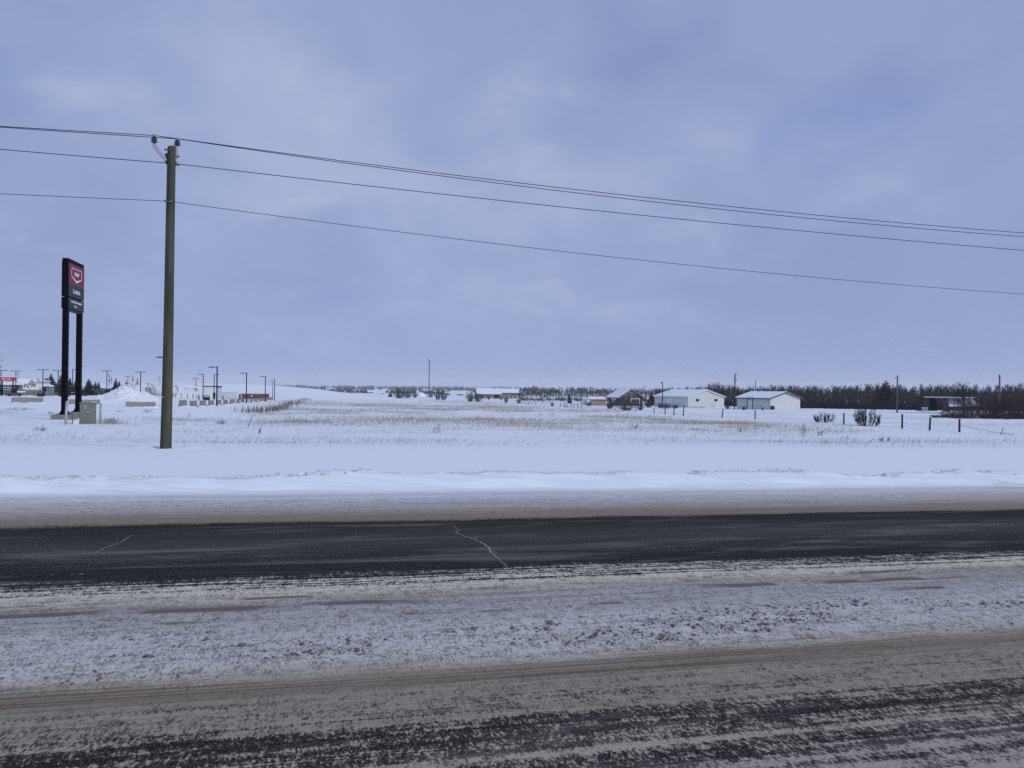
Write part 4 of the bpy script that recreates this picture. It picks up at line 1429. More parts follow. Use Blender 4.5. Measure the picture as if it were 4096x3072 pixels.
# ------------------------------------------------------------------ snow pile
f = Fr('snow_pile', 'big lumpy heap of ploughed snow in front of the white fuel tanks', 'snow pile', 505, 1612)
n_x, n_y = 90, 60
gx = np.linspace(f.x(375), f.x(665), n_x); gy = np.linspace(-3.2, 6.0, n_y)
GX, GY = np.meshgrid(gx, gy)
hx = np.interp(GX, [f.x(q) for q in (375, 388, 420, 445, 465, 485, 500, 515, 535, 560, 580, 600, 620, 640, 665)],
               [0] + [max(f.z(q), 0) for q in (1585, 1579, 1566, 1553, 1543, 1541, 1545, 1555, 1562, 1562, 1569, 1574, 1592)] + [0])
prof_y = np.interp(GY, [-3.2, -2.2, -.6, .8, 2.0, 3.5, 6.0], [0, .18, .55, .92, 1.0, .7, 0])
hz_ = hx * prof_y
nn = fbm(GX / .8 + 5, GY / .8, 4, 150, .6)
hz_ = hz_ + (nn - .5) * .75 * np.minimum(hz_, .9) + .25 * (fbm(GX / .28, GY / .28, 3, 152) - .5) * np.minimum(hz_, .6)
base_ = tz(GX + f.p.x, GY + f.p.y) - f.p.z
hz_ = hz_ + base_ - .06 * (hz_ < .05)
o = fast_mesh('heap', np.stack([GX, GY, hz_], -1).reshape(-1, 3), grid_faces(n_y, n_x), M['snow_pile'], True, f.o)
m = MB()
for i in range(70):
    x_ = random.uniform(f.x(440), f.x(610)); y_ = random.uniform(-2.5, 1.0)
    ii = int(np.argmin(abs(gy - y_))); jj = int(np.argmin(abs(gx - x_)))
    s = random.uniform(.06, .24)
    m.lump((x_, y_, hz_[ii, jj] + s * .2), s * 1.2, s, s * .8, 500 + i, 1, .4)
m.build('chunks', M['snow_pile'], f.o)['kind'] = 'stuff'

# ------------------------------------------------------------------ white fuel tanks


def tank(px0, px1, rt, rb, Y, lab, stair):
    f = Fr('fuel_tank', lab, 'fuel tank', (px0 + px1) / 2, Y=Y, group='white fuel tanks')
    x0, x1 = f.x(px0), f.x(px1)
    rad = (f.z(rt) - f.z(rb)) / 2
    zc = f.z(rb) + rad
    n = 24
    prof = [(x0 - .0, .05), (x0 + .06, .5 * rad), (x0 + .25, .86 * rad), (x0 + .5, rad), (x1 - .5, rad), (x1 - .25, .86 * rad), (x1 - .06, .5 * rad), (x1, .05)]
    vs_, fs_ = [], []
    for x_, r_ in prof:
        for k_ in range(n):
            t = 2 * math.pi * k_ / n
            vs_.append((x_, rad + r_ * math.cos(t), zc + r_ * math.sin(t)))
    for i in range(len(prof) - 1):
        for k_ in range(n):
            fs_.append((i * n + k_, i * n + (k_ + 1) % n, (i + 1) * n + (k_ + 1) % n, (i + 1) * n + k_))
    fs_ += [tuple(range(n)), tuple((len(prof) - 1) * n + k_ for k_ in range(n))]
    MB().add(vs_, fs_).build('shell', M['white_metal'], f.o, True)
    for q in (.2, .8):
        MB().box(x0 + (x1 - x0) * q - .2, x0 + (x1 - x0) * q + .2, .3, 2 * rad - .3, -.1, zc - rad * .75).build('saddle', M['concrete_grey'], f.o)
    ztop = zc + rad
    for q in np.linspace(.04, .96, 6):
        x_ = x0 + (x1 - x0) * q
        MB().box(x_ - .03, x_ + .03, rad - .5, rad - .44, ztop - .1, ztop + .9).build('rail_post', M['white_paint'], f.o)
    MB().box(x0 + .1, x1 - .1, rad - .5, rad - .44, ztop + .86, ztop + .92).box(x0 + .1, x1 - .1, rad - .51, rad - .45, ztop + .42, ztop + .47).build('hand_rail', M['white_paint'], f.o)
    for px in stair:
        m = MB()
        a, b = Vector((f.x(px), -.3, f.z(1534))), Vector((f.x(px + 17), -.3, f.z(1552)))
        m.path([a, b, Vector((b.x, -.3, 0))], .05, 6)
        a2, b2 = a + Vector((-1.0, -.7, 0)), b + Vector((-1.0, -.7, 0))
        m.path([a2, b2, Vector((b2.x, -1.0, 0))], .05, 6)
        m.tube(a, a2, .05)
        m.build('stair_rail', M['black'], f.o, True)
        s = MB()
        for i in range(8):
            c_ = a.lerp(b, i / 7)
            s.box(c_.x - 1.1, c_.x - .1, -.95, -.35, c_.z - 1.05, c_.z - 1.0)
        s.build('stair_tread', M['galv'], f.o)
    return f


t1 = tank(478, 572, 1537, 1585, 204, 'white horizontal fuel tank with top railing behind the snow pile', (520,))
f = t1
gate_ = MB()
for r_ in (1525, 1530, 1535):
    gate_.box(f.x(537), f.x(558), -.1, -.04, f.z(r_ + .9), f.z(r_))
for px in (537, 544, 551, 557.5):
    gate_.box(f.x(px), f.x(px + .8), -.1, -.04, f.z(1537), f.z(1525))
gate_.build('platform_guard', M['white_paint'], t1.o)
t2 = tank(584, 716, 1539, 1583, 210, 'white horizontal fuel tank passing behind the utility pole', (602,))
f = t2
MB().box(f.x(690), f.x(716), -.05, .05, f.z(1541), f.z(1539.5)).build('end_platform', M['galv'], t2.o)
MB().path([Vector((f.x(700 + 12 * math.sin(t)), -.1, f.z(1566 - 24 * math.cos(t)))) for t in np.linspace(0, 1.5, 8)], .06, 6).build('vent_pipe', M['black'], t2.o, True)
f = Fr('pump_box', 'low beige pump box half drifted over beside the tanks', 'equipment box', 590, Y=172)
f.box(579, 602, 1549, 1585, 0, 1.6).build('case', M['concrete'], f.o, bevel=.05)
f.box(578, 603, 1546, 1549, -.1, 1.7).build('lid', M['snow_roof'], f.o)

# ------------------------------------------------------------------ white kiosk, shack, panel fence, gate, brown fence
f = Fr('white_kiosk', 'white flat-roofed kiosk building behind the row of concrete blocks', 'kiosk', 850, Y=205)
f.box(813, 869, 1547, 1608, 0, 5).build('wall', M['white_metal'], f.o)
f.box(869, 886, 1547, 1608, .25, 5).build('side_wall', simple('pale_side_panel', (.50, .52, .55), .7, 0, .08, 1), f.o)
f.box(811, 888, 1543.5, 1546.8, -.15, 5.2).build('roof_trim', M['dark_metal'], f.o)
f.box(811, 888, 1541.8, 1543.4, -.1, 5.1).build('roof_snow', M['snow_roof'], f.o)
pn = f.box(833, 844.5, 1566, 1597, -.03, 0).build('sign_panel', M['white_print'], f.o, bevel=.02)
fx = f
m = MB().add([(fx.x(835.5), -.04, fx.z(1573)), (fx.x(838.5), -.04, fx.z(1569)), (fx.x(841.5), -.04, fx.z(1573)), (fx.x(841.5), -.04, fx.z(1574.5)), (fx.x(838.5), -.04, fx.z(1571.5)), (fx.x(835.5), -.04, fx.z(1574.5))], [(0, 1, 4, 5), (1, 2, 3, 4)])
m.build('arrow_print', M['black_flat'], pn)
text_mesh('lettering', 'DEF', .19, M['black_flat'], pn, (fx.x(838.5), -.04, fx.z(1577.5)), (1, 0, 0), (0, 0, 1), .006)
for r_ in (1553, 1562, 1571, 1576):
    f.box(870.5, 884.5, r_, r_ + 4, .22, .25).build('notice_panel', simple('pale_notice', (.56, .58, .62), .7, 0, .25, 6), f.o)

f = Fr('white_shack', 'small white gabled shack behind the white panel fence', 'shack', 755, Y=252)
f.box(737, 777, 1552, 1590, 0, 4).build('wall', M['white_metal'], f.o)
f.box(777, 790, 1553, 1590, .3, 4).build('lean_to', simple('grey_lean_to', (.40, .41, .42), .8, 0, .15, 1), f.o)
MB().prism([(f.x(734), f.z(1552)), (f.x(756), f.z(1545)), (f.x(780), f.z(1551)), (f.x(797), f.z(1553.5)), (f.x(797), f.z(1550.5)), (f.x(780), f.z(1547.5)), (f.x(756), f.z(1543)), (f.x(734), f.z(1549.5))], -.4, 4.4).build('roof', M['snow_roof'], f.o)
f.box(748, 764, 1557, 1590, -.04, 0).build('door', M['white_paint'], f.o)
f.box(739, 746, 1552.5, 1554.5, -.08, 0).build('light_fitting', M['dark_metal'], f.o)
f.box(753, 757, 1561, 1564, -.08, -.04).build('door_plate', M['dark_metal'], f.o)

f = Fr('panel_fence', 'white solid panel fence in front of the tanks with posts', 'fence', 740, Y=234)
for i in range(6):
    a = 686 + i * 17.8
    f.box(a, a + 17.3, 1565.5, 1600, 0, .08).build('panel', M['white_paint'], f.o)
    f.box(a + 17.3, a + 17.8, 1565, 1600, -.03, .1).build('post', M['galv'], f.o)
nm = ['first', 'second', 'third', 'fourth', 'fifth']
for i, (px, t_, b_) in enumerate(((701, 1572, 1588), (725, 1573, 1589), (749, 1573.5, 1589.5), (772, 1575, 1591), (788, 1575.5, 1591))):
    f = Fr('bollard', f'black bollard, {nm[i]} from the utility pole along the white panel fence', 'bollard', px, b_ + 2, group='black bollards of the station')
    MB().lathe((0, 0, -.2), [(.085, 0), (.085, f.z(t_) + .12), (.06, f.z(t_) + .18), (.02, f.z(t_) + .2)], 12).build('pipe', M['black'], f.o, True)
for px, t_, b_, lab in ((796, 1581, 1602, 'black bollard between the panel fence and the white kiosk'), (892, 1581, 1600, 'black bollard between the kiosk and the chain-link gate'), (960, 1585, 1600, 'black bollard before the tan posts by the brown fence'), (1080, 1588, 1597, 'black bollard past the far end of the brown fence'), (27, 1573, 1584, 'black bollard under the red canopy')):
    f = Fr('bollard', lab, 'bollard', px, b_, group='black bollards of the station')
    MB().lathe((0, 0, -.2), [(.11, 0), (.11, f.z(t_) + .12), (.08, f.z(t_) + .18), (.02, f.z(t_) + .21)], 12).build('pipe', M['black'], f.o, True)

f = Fr('chain_link_gate', 'pale chain-link gate between the kiosk and the brown fence', 'gate', 918, Y=214)
mesh_m = NT('chain_link'); mesh_m.b.inputs['Alpha'].default_value = .22
cm = mesh_m.fin((.55, .57, .58), .6)
f.box(889, 945, 1571, 1593, -.005, .005).build('link_mesh', cm, f.o)
for px, t_ in ((888, 1566), (945, 1565)):
    MB().tube((f.x(px), 0, -.2), (f.x(px), 0, f.z(t_)), .06, n=8).build('post', M['galv'], f.o)
for px in (899, 907, 915, 923, 931, 938):
    MB().tube((f.x(px), 0, f.z(1593)), (f.x(px), 0, f.z(1571)), .028, n=6).build('upright', M['galv'], f.o)
for r_ in (1571, 1593):
    MB().tube((f.x(888), 0, f.z(r_)), (f.x(945), 0, f.z(r_)), .035, n=6).build('rail', M['dark_metal'], f.o)
for a, b in ((899, 915), (923, 938)):
    MB().tube((f.x(a), 0, f.z(1571)), (f.x(b), 0, f.z(1593)), .025, n=6).build('brace', M['galv'], f.o)
MB().tube((f.x(916), .0, f.z(1571)), (f.x(914), 0, f.z(1563)), .03, n=6).build('barb_arm', M['dark_metal'], f.o)
f = Fr('tan_screen', 'short tan board screen joining the gate to the brown fence', 'fence', 962, Y=226)
for i, px in enumerate((955, 958.5, 962, 965.5)):
    f.box(px, px + 3.3, 1575.5, 1605, 0, .05).build('board', M['ochre'] if i < 2 else M['concrete'], f.o)
for px in (954.5, 962.5):
    MB().tube((f.x(px), -.06, -.2), (f.x(px), -.06, f.z(1569)), .05, n=8).build('post', M['galv'], f.o)

f = Fr('brown_fence', 'dark brown vertical board fence enclosure with a small white notice', 'fence', 1022, Y=242)
L_ = f.x(1076) - f.x(970)
nb = 38
for i in range(nb):
    a = f.x(970) + L_ * i / nb
    MB().box(a, a + L_ / nb - .012, random.uniform(0, .025), .05, -.5, f.z(1575.0) + random.uniform(-.03, .03)).build('board', M['wood_brown'], f.o)
MB().box(f.x(970), f.x(1076), .055, .10, f.z(1590), f.z(1587)).box(f.x(970), f.x(1076), .055, .10, f.z(1580), f.z(1577)).build('rail', M['wood_brown'], f.o)
for a in (970, 1076):
    f.box(a - .8, a + .8, 1574, 1606, .05, 5).build('return_wall', M['wood_brown'], f.o)
f.box(1003.5, 1009.5, 1581, 1585.5, -.02, 0).build('notice', M['white_print'], f.o)
f.box(996.6, 997.4, 1578, 1604, -.03, 0).build('gate_post', M['black_flat'], f.o)

# ================================================================== FARM BUILDINGS ACROSS THE FIELD


def corner_frame(name, label, cat, pc, row, pg, ps, theta, Y=None):
    p = ground(pc, row) if Y is None else on_ground(pc, Y)
    th = R(theta)
    ug, us_ = ray(pg, row)[0], ray(ps, row)[0]
    c, s = math.cos(th), math.sin(th)
    W = (ug * p.y - p.x) / (c - ug * s)
    L = (p.x - us_ * p.y) / (s + us_ * c)
    o = thing(name, label, cat, p, th)
    return o, p, W, L, p.y / FPX, proj(p)[1]


def gable_roof(o, W, L, he, hr, ov, ovy, m_deck, m_snow, th=.10, snow=.10, fascia=None):
    """two slopes, ridge along local y"""
    sl = (hr - he) / (W / 2)
    for sgn in (0, 1):
        xa, xb = (-ov, W / 2) if sgn == 0 else (W + ov, W / 2)
        za, zb = he - sl * ov, hr
        d = MB().prism([(xa, za), (xb, zb), (xb, zb + th), (xa, za + th)], -ovy, L + ovy).build('roof_slope', m_deck, o)
        k = .12 if sgn == 0 else -.12
        MB().prism([(xa + k, za + th + .004 + sl * .12), (xb, zb + th + .004), (xb, zb + th + snow), (xa + k * 1.5, za + th + snow * .8 + sl * .15)], -ovy + .08, L + ovy - .08).build('roof_snow', m_snow, d)
        if fascia:
            MB().prism([(xa, za - .14), (xb, zb - .14), (xb, zb + th), (xa, za + th)], -ovy - .06, -ovy - .003).build('barge_board', fascia, o)
            x0, x1 = sorted((xa, xa + (.05 if sgn else -.05)))
            MB().box(x0, x1, -ovy, L + ovy, za - .10, za + th + .02).build('gutter', fascia, o)


def siding(name, c, pitch, along='z', var=.05):
    """ribbed metal siding"""
    t = NT(name)
    sep = t.node('ShaderNodeSeparateXYZ'); t.l.new(t.coord(), sep.inputs[0])
    q = sep.outputs[2] if along == 'z' else t.math('ADD', sep.outputs[0], sep.outputs[1])
    w = t.math('PINGPONG', t.math('MULTIPLY', q, 1.0 / pitch), .5)
    n = t.noise(.7, 4, .6)
    col = t.mix(t.rng(n, .3, .7), tuple(k * (1 - var) for k in c), tuple(min(1, k * (1 + var)) for k in c))
    col = t.mix(t.math('MULTIPLY', t.rng(w, .0, .10, 1, 0), .22), col, tuple(k * .55 for k in c))
    t.bump(t.rng(w, .05, .2), .5, .02)
    return t.fin(col, .6)


M['shed_siding'] = siding('ribbed_white_siding', (.62, .635, .62), .4, 'x')
M['shed_siding2'] = siding('lap_white_siding', (.66, .68, .655), .3, 'z')


def wall_window(o, x0, x1, z0, z1, gl=None):
    w = MB().box(x0, x1, -.06, -.004, z0, z0 + .12).box(x0, x1, -.06, -.004, z1 - .12, z1).box(x0, x0 + .12, -.06, -.004, z0 + .12, z1 - .12).box(x1 - .12, x1, -.06, -.004, z0 + .12, z1 - .12).build('window', M['white_paint'], o)
    MB().box(x0 + .12, x1 - .12, -.02, -.003, z0 + .12, z1 - .12).build('pane', M['glass'], w)
    MB().box(x0, x1, -.12, -.05, z0 + .0, z0 + .16).build('sill_snow', M['snow_roof'], w)


# --- first white shed ---------------------------------------------------
o, p, W, L, k, r0 = corner_frame('white_shed', 'white metal shed with two small gable windows and a low garage door', 'shed', 2752, 1630, 2896, 2618, 30)
he, hr = (r0 - 1586) * k, (r0 - 1559) * k
MB().prism([(0, -.3), (W, -.3), (W, he), (W / 2, hr - .02), (0, he)], 0, L).build('wall', M['shed_siding'], o)
gable_roof(o, W, L, he, hr, .5, .35, M['galv'], M['snow_roof'], .09, .12, M['white_paint'])
for a, b in ((.20, .31), (.71, .82)):
    wall_window(o, W * a, W * b, he * .50, he * .82)
MB().box(-.05, -.004, L * .46, L * .64, 0, he * .80).build('garage_door', M['white_paint'], o)
for q in (.49, .53, .57):
    MB().tube((-.07, L * (q + .02), he * .30), (-.05, L * (q + .02), he * .30), .14, n=12).build('round_pane', M['glass'], o)
MB().box(-.02, W * .45, -.10, -.005, -.3, .22).build('foundation', M['concrete'], o)
for q in (.28, .55, .82):
    MB().tube((W / 2, L * q, hr), (W / 2, L * q, hr + .42), .22, n=10).lathe((W / 2, L * q, hr + .42), [(.3, 0), (.3, .08), (.05, .16)], 10).build('ridge_vent', M['dark_metal'], o)
MB().tube((W * .2, L * .78, he + (hr - he) * .4), (W * .2, L * .78, hr + .1), .08, n=8).build('flue', M['dark_metal'], o)
for q, h_ in ((.60, .9), (.66, 1.2), (.72, .7)):
    MB().bar((W * q, -.6, -.1), (W * q + .5, -.35, h_), .25, .04).build('leaning_board', M['white_paint'], o)

# --- second white shed ----------------------------------------------------
o, p, W, L, k, r0 = corner_frame('plain_white_shed', 'plain white shed with dark eaves, single door and no windows', 'shed', 3079, 1638, 3200, 2947, 31)
he, hr = (r0 - 1592) * k, (r0 - 1568) * k
MB().prism([(0, -.3), (W, -.3), (W, he), (W / 2, hr - .02), (0, he)], 0, L).build('wall', M['shed_siding2'], o)
gable_roof(o, W, L, he, hr, .75, .45, M['dark_metal'], M['snow_roof'], .08, .12, M['dark_metal'])
dr_ = MB().box(-.07, -.004, L * .50, L * .68, -.1, he * .86).build('door_frame', M['black_flat'], o)
MB().box(-.09, -.072, L * .515, L * .655, -.1, he * .83).build('door', M['white_paint'], dr_)
for q in (.22, .52, .76):
    MB().tube((W / 2, L * q, hr), (W / 2, L * q, hr + .4), .2, n=10).lathe((W / 2, L * q, hr + .4), [(.28, 0), (.28, .08), (.05, .16)], 10).build('ridge_vent', M['dark_metal'], o)
for px_q in ((-.06, -.06), (W + .06, .3)):
    MB().tube((px_q[0], px_q[1], 0), (px_q[0], px_q[1], he - .3), .05, n=8).tube((px_q[0], px_q[1], he - .3), (px_q[0] - (.5 if px_q[0] < 1 else -.5), px_q[1], he - .12), .05, n=8).build('downspout', M['dark_metal'], o)
for q in (.50, .55, .61, .66):
    MB().tube((-.2, L * q, he + .12), (-.2, L * q, he + .36), .07, n=8).build('vent_cap', M['dark_metal'], o)
b = thing('compost_bin', 'small dark green bin at the corner of the plain white shed', 'bin', p + Vector((.3, -1.2, 0)), .5)
MB().prism([(-.45, 0), (.45, 0), (.35, .8), (-.35, 1.0)], -.4, .4).build('case', M['green_panel'], b, bevel=.03)

# --- weathered barn ---------------------------------------------------------


def plank_wall():
    t = NT('peeling_barn_boards')
    sep = t.node('ShaderNodeSeparateXYZ'); t.l.new(t.coord(), sep.inputs[0])
    w = t.math('PINGPONG', t.math('MULTIPLY', sep.outputs[2], 1 / .3), .5)
    a = t.noise(1, 6, .7, (.9, .9, 3.2), (2, 2, 2))
    z = t.rng(sep.outputs[2], 1.5, 5.0, -.06, .14, False)
    c = t.mix(t.rng(t.math('ADD', a, z), .50, .66), (.040, .036, .036), (.24, .235, .23))
    c = t.mix(t.math('MULTIPLY', t.rng(w, 0, .14, 1, 0), .7), c, (.012, .011, .011))
    return t.fin(c, .9)


M['barn'] = plank_wall()
M['barn_side'] = simple('grey_barn_side', (.085, .088, .10), .9, 0, .3, 1.2, .2, (.6, .6, 3))
o, p, W, L, k, r0 = corner_frame('old_barn', 'weathered grey barn with peeling boards and a snowy roof', 'barn', 2475, 1624, 2571, 2428, 24)
he, hr = (r0 - 1589) * k, (r0 - 1557) * k
MB().prism([(0, -.4), (W, -.4), (W, he), (W / 2, hr - .05), (0, he)], 0, .12).build('gable_wall', M['barn'], o)
MB().box(0, .12, .12, L, -.4, he).box(W - .12, W, .12, L, -.4, he).box(.12, W - .12, L - .12, L, -.4, he).build('side_wall', M['barn_side'], o)
gable_roof(o, W, L, he, hr, .55, .4, M['wood_grey'], M['snow_roof'], .1, .14, M['wood_grey'])
dw0, dw1, dz0, dz1 = W * .50, W * .86, he * .18, he * .80
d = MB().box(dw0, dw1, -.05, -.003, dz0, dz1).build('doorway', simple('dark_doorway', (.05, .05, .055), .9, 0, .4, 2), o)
MB().box(dw0 - .1, dw1 + .15, -.12, -.003, dz1, dz1 + .22).build('lintel', M['white_paint'], o)
MB().box(dw0 - .1, dw0 + .04, -.1, -.052, dz0 + .6, dz1).box(dw1 - .1, dw1 + .04, -.1, -.052, dz0 + .2, dz1).build('jamb', M['white_paint'], o)
MB().bar((-.35, L * .72, -.2), (-.12, L * .96, he * .85), .35, .08).build('leaning_board', M['white_paint'], o)
MB().box(-.06, -.003, L * .25, L * .62, he * .72, he * .86).box(-.06, -.003, L * .38, L * .56, he * .5, he * .58).build('side_window_trim', M['white_paint'], o)

# --- pink shed with two small white sheds ------------------------------------
f = Fr('pink_shed', 'low pinkish tan shed with a snow-covered roof beside the old barn', 'shed', 2394, 1622)
for i in range(5):
    a = 2365 + i * 11.8
    f.box(a, a + 11.6, 1597, 1626, random.uniform(0, .02), .15).build('wall_panel', M['pink_wall'], f.o)
f.box(2363, 2424, 1597, 1626, .16, 3).build('rear_wall', M['pink_wall'], f.o)
MB().prism_x([(-.35, f.z(1597.5)), (3.3, f.z(1597.5)), (3.2, f.z(1592)), (1.6, f.z(1587))], f.x(2360.5), f.x(2425)).build('roof_snow', M['snow_roof'], f.o)
f.box(2360.5, 2425, 1597.2, 1598.6, -.37, -.30).build('eave', M['wood_grey'], f.o)
for a, b_, lab in ((2333, 2348, 'small white gabled shed furthest along from the pink shed'), (2347.5, 2362, 'small white gabled shed touching the pink shed')):
    f = Fr('garden_shed', lab, 'shed', (a + b_) / 2, 1619, group='pair of small white sheds by the pink shed')
    f.box(a, b_ - 2, 1596, 1624, .0, 2.2).build('wall', M['white_metal'], f.o)
    MB().prism([(f.x(a - 1.5), f.z(1595.5)), (f.x((a + b_) / 2 - 1), f.z(1588)), (f.x(b_), f.z(1595.5))], -.2, 2.4).build('roof_snow', M['snow_roof'], f.o)

# --- long farm building ------------------------------------------------------------
f = Fr('farm_building', 'long low tan farm building with a wide snow roof behind bushes', 'barn', 1995, Y=520)
D0, D1 = 0, 14
f.box(1908, 2008, 1577, 1606, 0, D1).build('wall', M['tan_wall'], f.o)
f.box(2008.3, 2090, 1572, 1606, 2.5, D1).build('wall', M['tan_wall'], f.o)
zr_ = f.z(1553)
MB().add([(f.x(1907), -1.2, f.z(1577)), (f.x(2008), -1.2, f.z(1577)), (f.x(2006), 6.5, zr_), (f.x(1901), 6.5, zr_), (f.x(1893), 15, f.z(1572)), (f.x(2008), 15, f.z(1572)),
          (f.x(1908), -1.2, f.z(1579)), (f.x(2008), -1.2, f.z(1579))], [(0, 1, 2, 3), (3, 2, 5, 4), (6, 7, 1, 0)]).build('roof_snow', M['snow_roof'], f.o)
MB().add([(f.x(2003), 1.3, f.z(1571)), (f.x(2094), 1.3, f.z(1571)), (f.x(2080), 6.5, zr_ - .1), (f.x(2003), 6.5, zr_ - .1), (f.x(2094), 15, f.z(1571)), (f.x(2003), 15, f.z(1571)),
          (f.x(2003), 1.3, f.z(1573)), (f.x(2094), 1.3, f.z(1573))], [(0, 1, 2, 3), (3, 2, 4, 5), (6, 7, 1, 0), (1, 4, 2)]).build('roof_snow', M['snow_roof'], f.o)
MB().add([(f.x(1908), 0, f.z(1606)), (f.x(1908), 0, f.z(1577)), (f.x(1901), 6.5, zr_ - .2), (f.x(1895), 13, f.z(1574)), (f.x(1895), 13, f.z(1606))], [(0, 1, 2, 3, 4)]).build('gable_wall', M['wood_grey'], f.o)
f.box(1908, 2008.5, 1577.2, 1579.2, -1.25, -1.1).build('eave', M['dark_metal'], f.o)
f.box(2008, 2093, 1571.2, 1573, 1.2, 1.35).build('eave', M['dark_metal'], f.o)
f.box(1975, 1999, 1579.5, 1606, -.1, -.01).build('sliding_door', M['slate'], f.o)
f.box(1919, 1934, 1581, 1606, -.1, -.01).build('door', simple('brown_barn_door', (.12, .095, .075), .9), f.o)
f.box(2042, 2090, 1574.5, 1579.5, 2.4, 2.49).build('awning_strip', simple('grey_awning', (.21, .215, .20), .8), f.o)
for a, b_, t_ in ((2041, 2046, 1584), (2059, 2063, 1584.5)):
    f.box(a, b_, t_, 1592, 2.42, 2.49).build('door', M['rust_red'] if a < 2050 else M['black_flat'], f.o)
for px in (1943, 1972, 2040):
    MB().tube((f.x(px), 6.5, zr_ - .2), (f.x(px), 6.5, zr_ + .5), .22, n=8).build('roof_vent', M['dark_metal'], f.o)
MB().tube((f.x(1998.5), 2.5, f.z(1569)), (f.x(1998.5), 2.5, f.z(1559.5)), .16, n=8).build('flue', M['galv'], f.o)
f = Fr('tiny_shed', 'tiny white shed at the end of the long tan farm building', 'shed', 2101, Y=500)
f.box(2095, 2107, 1589, 1602, 0, 2).build('wall', M['white_metal'], f.o)
MB().prism([(f.x(2094), f.z(1589)), (f.x(2101), f.z(1584.5)), (f.x(2108), f.z(1589))], -.2, 2.2).build('roof_snow', M['snow_roof'], f.o)

# --- dark green open shed on the far side of the thicket ------------------------------
f = Fr('green_shed', 'dark open-fronted shed with green end panel and slanted sides by the thicket', 'shed', 3745, Y=168)
MB().add([(f.x(3689), 0, f.z(1630)), (f.x(3712), -.4, f.z(1630)), (f.x(3713), -.4, f.z(1588)), (f.x(3698), 0, f.z(1588))], [(0, 1, 2, 3)]).build('end_panel', M['green_panel'], f.o)
f.box(3688, 3711, 1632, 1646, -.1, .3).build('plinth', M['concrete'], f.o)
f.box(3688, 3711, 1630.4, 1632, -.1, .2).build('plinth_snow', M['snow_roof'], f.o)
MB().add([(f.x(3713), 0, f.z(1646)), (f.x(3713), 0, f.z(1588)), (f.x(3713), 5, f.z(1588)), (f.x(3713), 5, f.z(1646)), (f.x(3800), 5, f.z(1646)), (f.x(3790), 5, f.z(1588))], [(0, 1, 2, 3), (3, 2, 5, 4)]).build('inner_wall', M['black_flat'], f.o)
MB().add([(f.x(3770), -.1, f.z(1646)), (f.x(3801), -.1, f.z(1646)), (f.x(3786), -.1, f.z(1588)), (f.x(3770), -.1, f.z(1588))], [(0, 1, 2, 3)]).build('front_wing', M['dark_metal'], f.o)
MB().box(f.x(3684), f.x(3925), -.4, .2, f.z(1587.4), f.z(1585.2)).build('roof_edge', M['dark_metal'], f.o)
MB().box(f.x(3694), f.x(3894), -.5, .0, f.z(1589.6), f.z(1587.5)).build('roof_snow', M['snow_roof'], f.o)
MB().add([(f.x(3802), .3, f.z(1626)), (f.x(3925), .3, f.z(1622)), (f.x(3915), 3.0, f.z(1588)), (f.x(3787), 3.0, f.z(1588))], [(0, 1, 2, 3)]).build('snowy_lean_to', M['snow_roof'], f.o)
MB().box(f.x(3690), f.x(3920), .0, 5.2, f.z(1588), f.z(1587.5)).build('roof_deck', M['wood_grey'], f.o)

# ================================================================== TREES


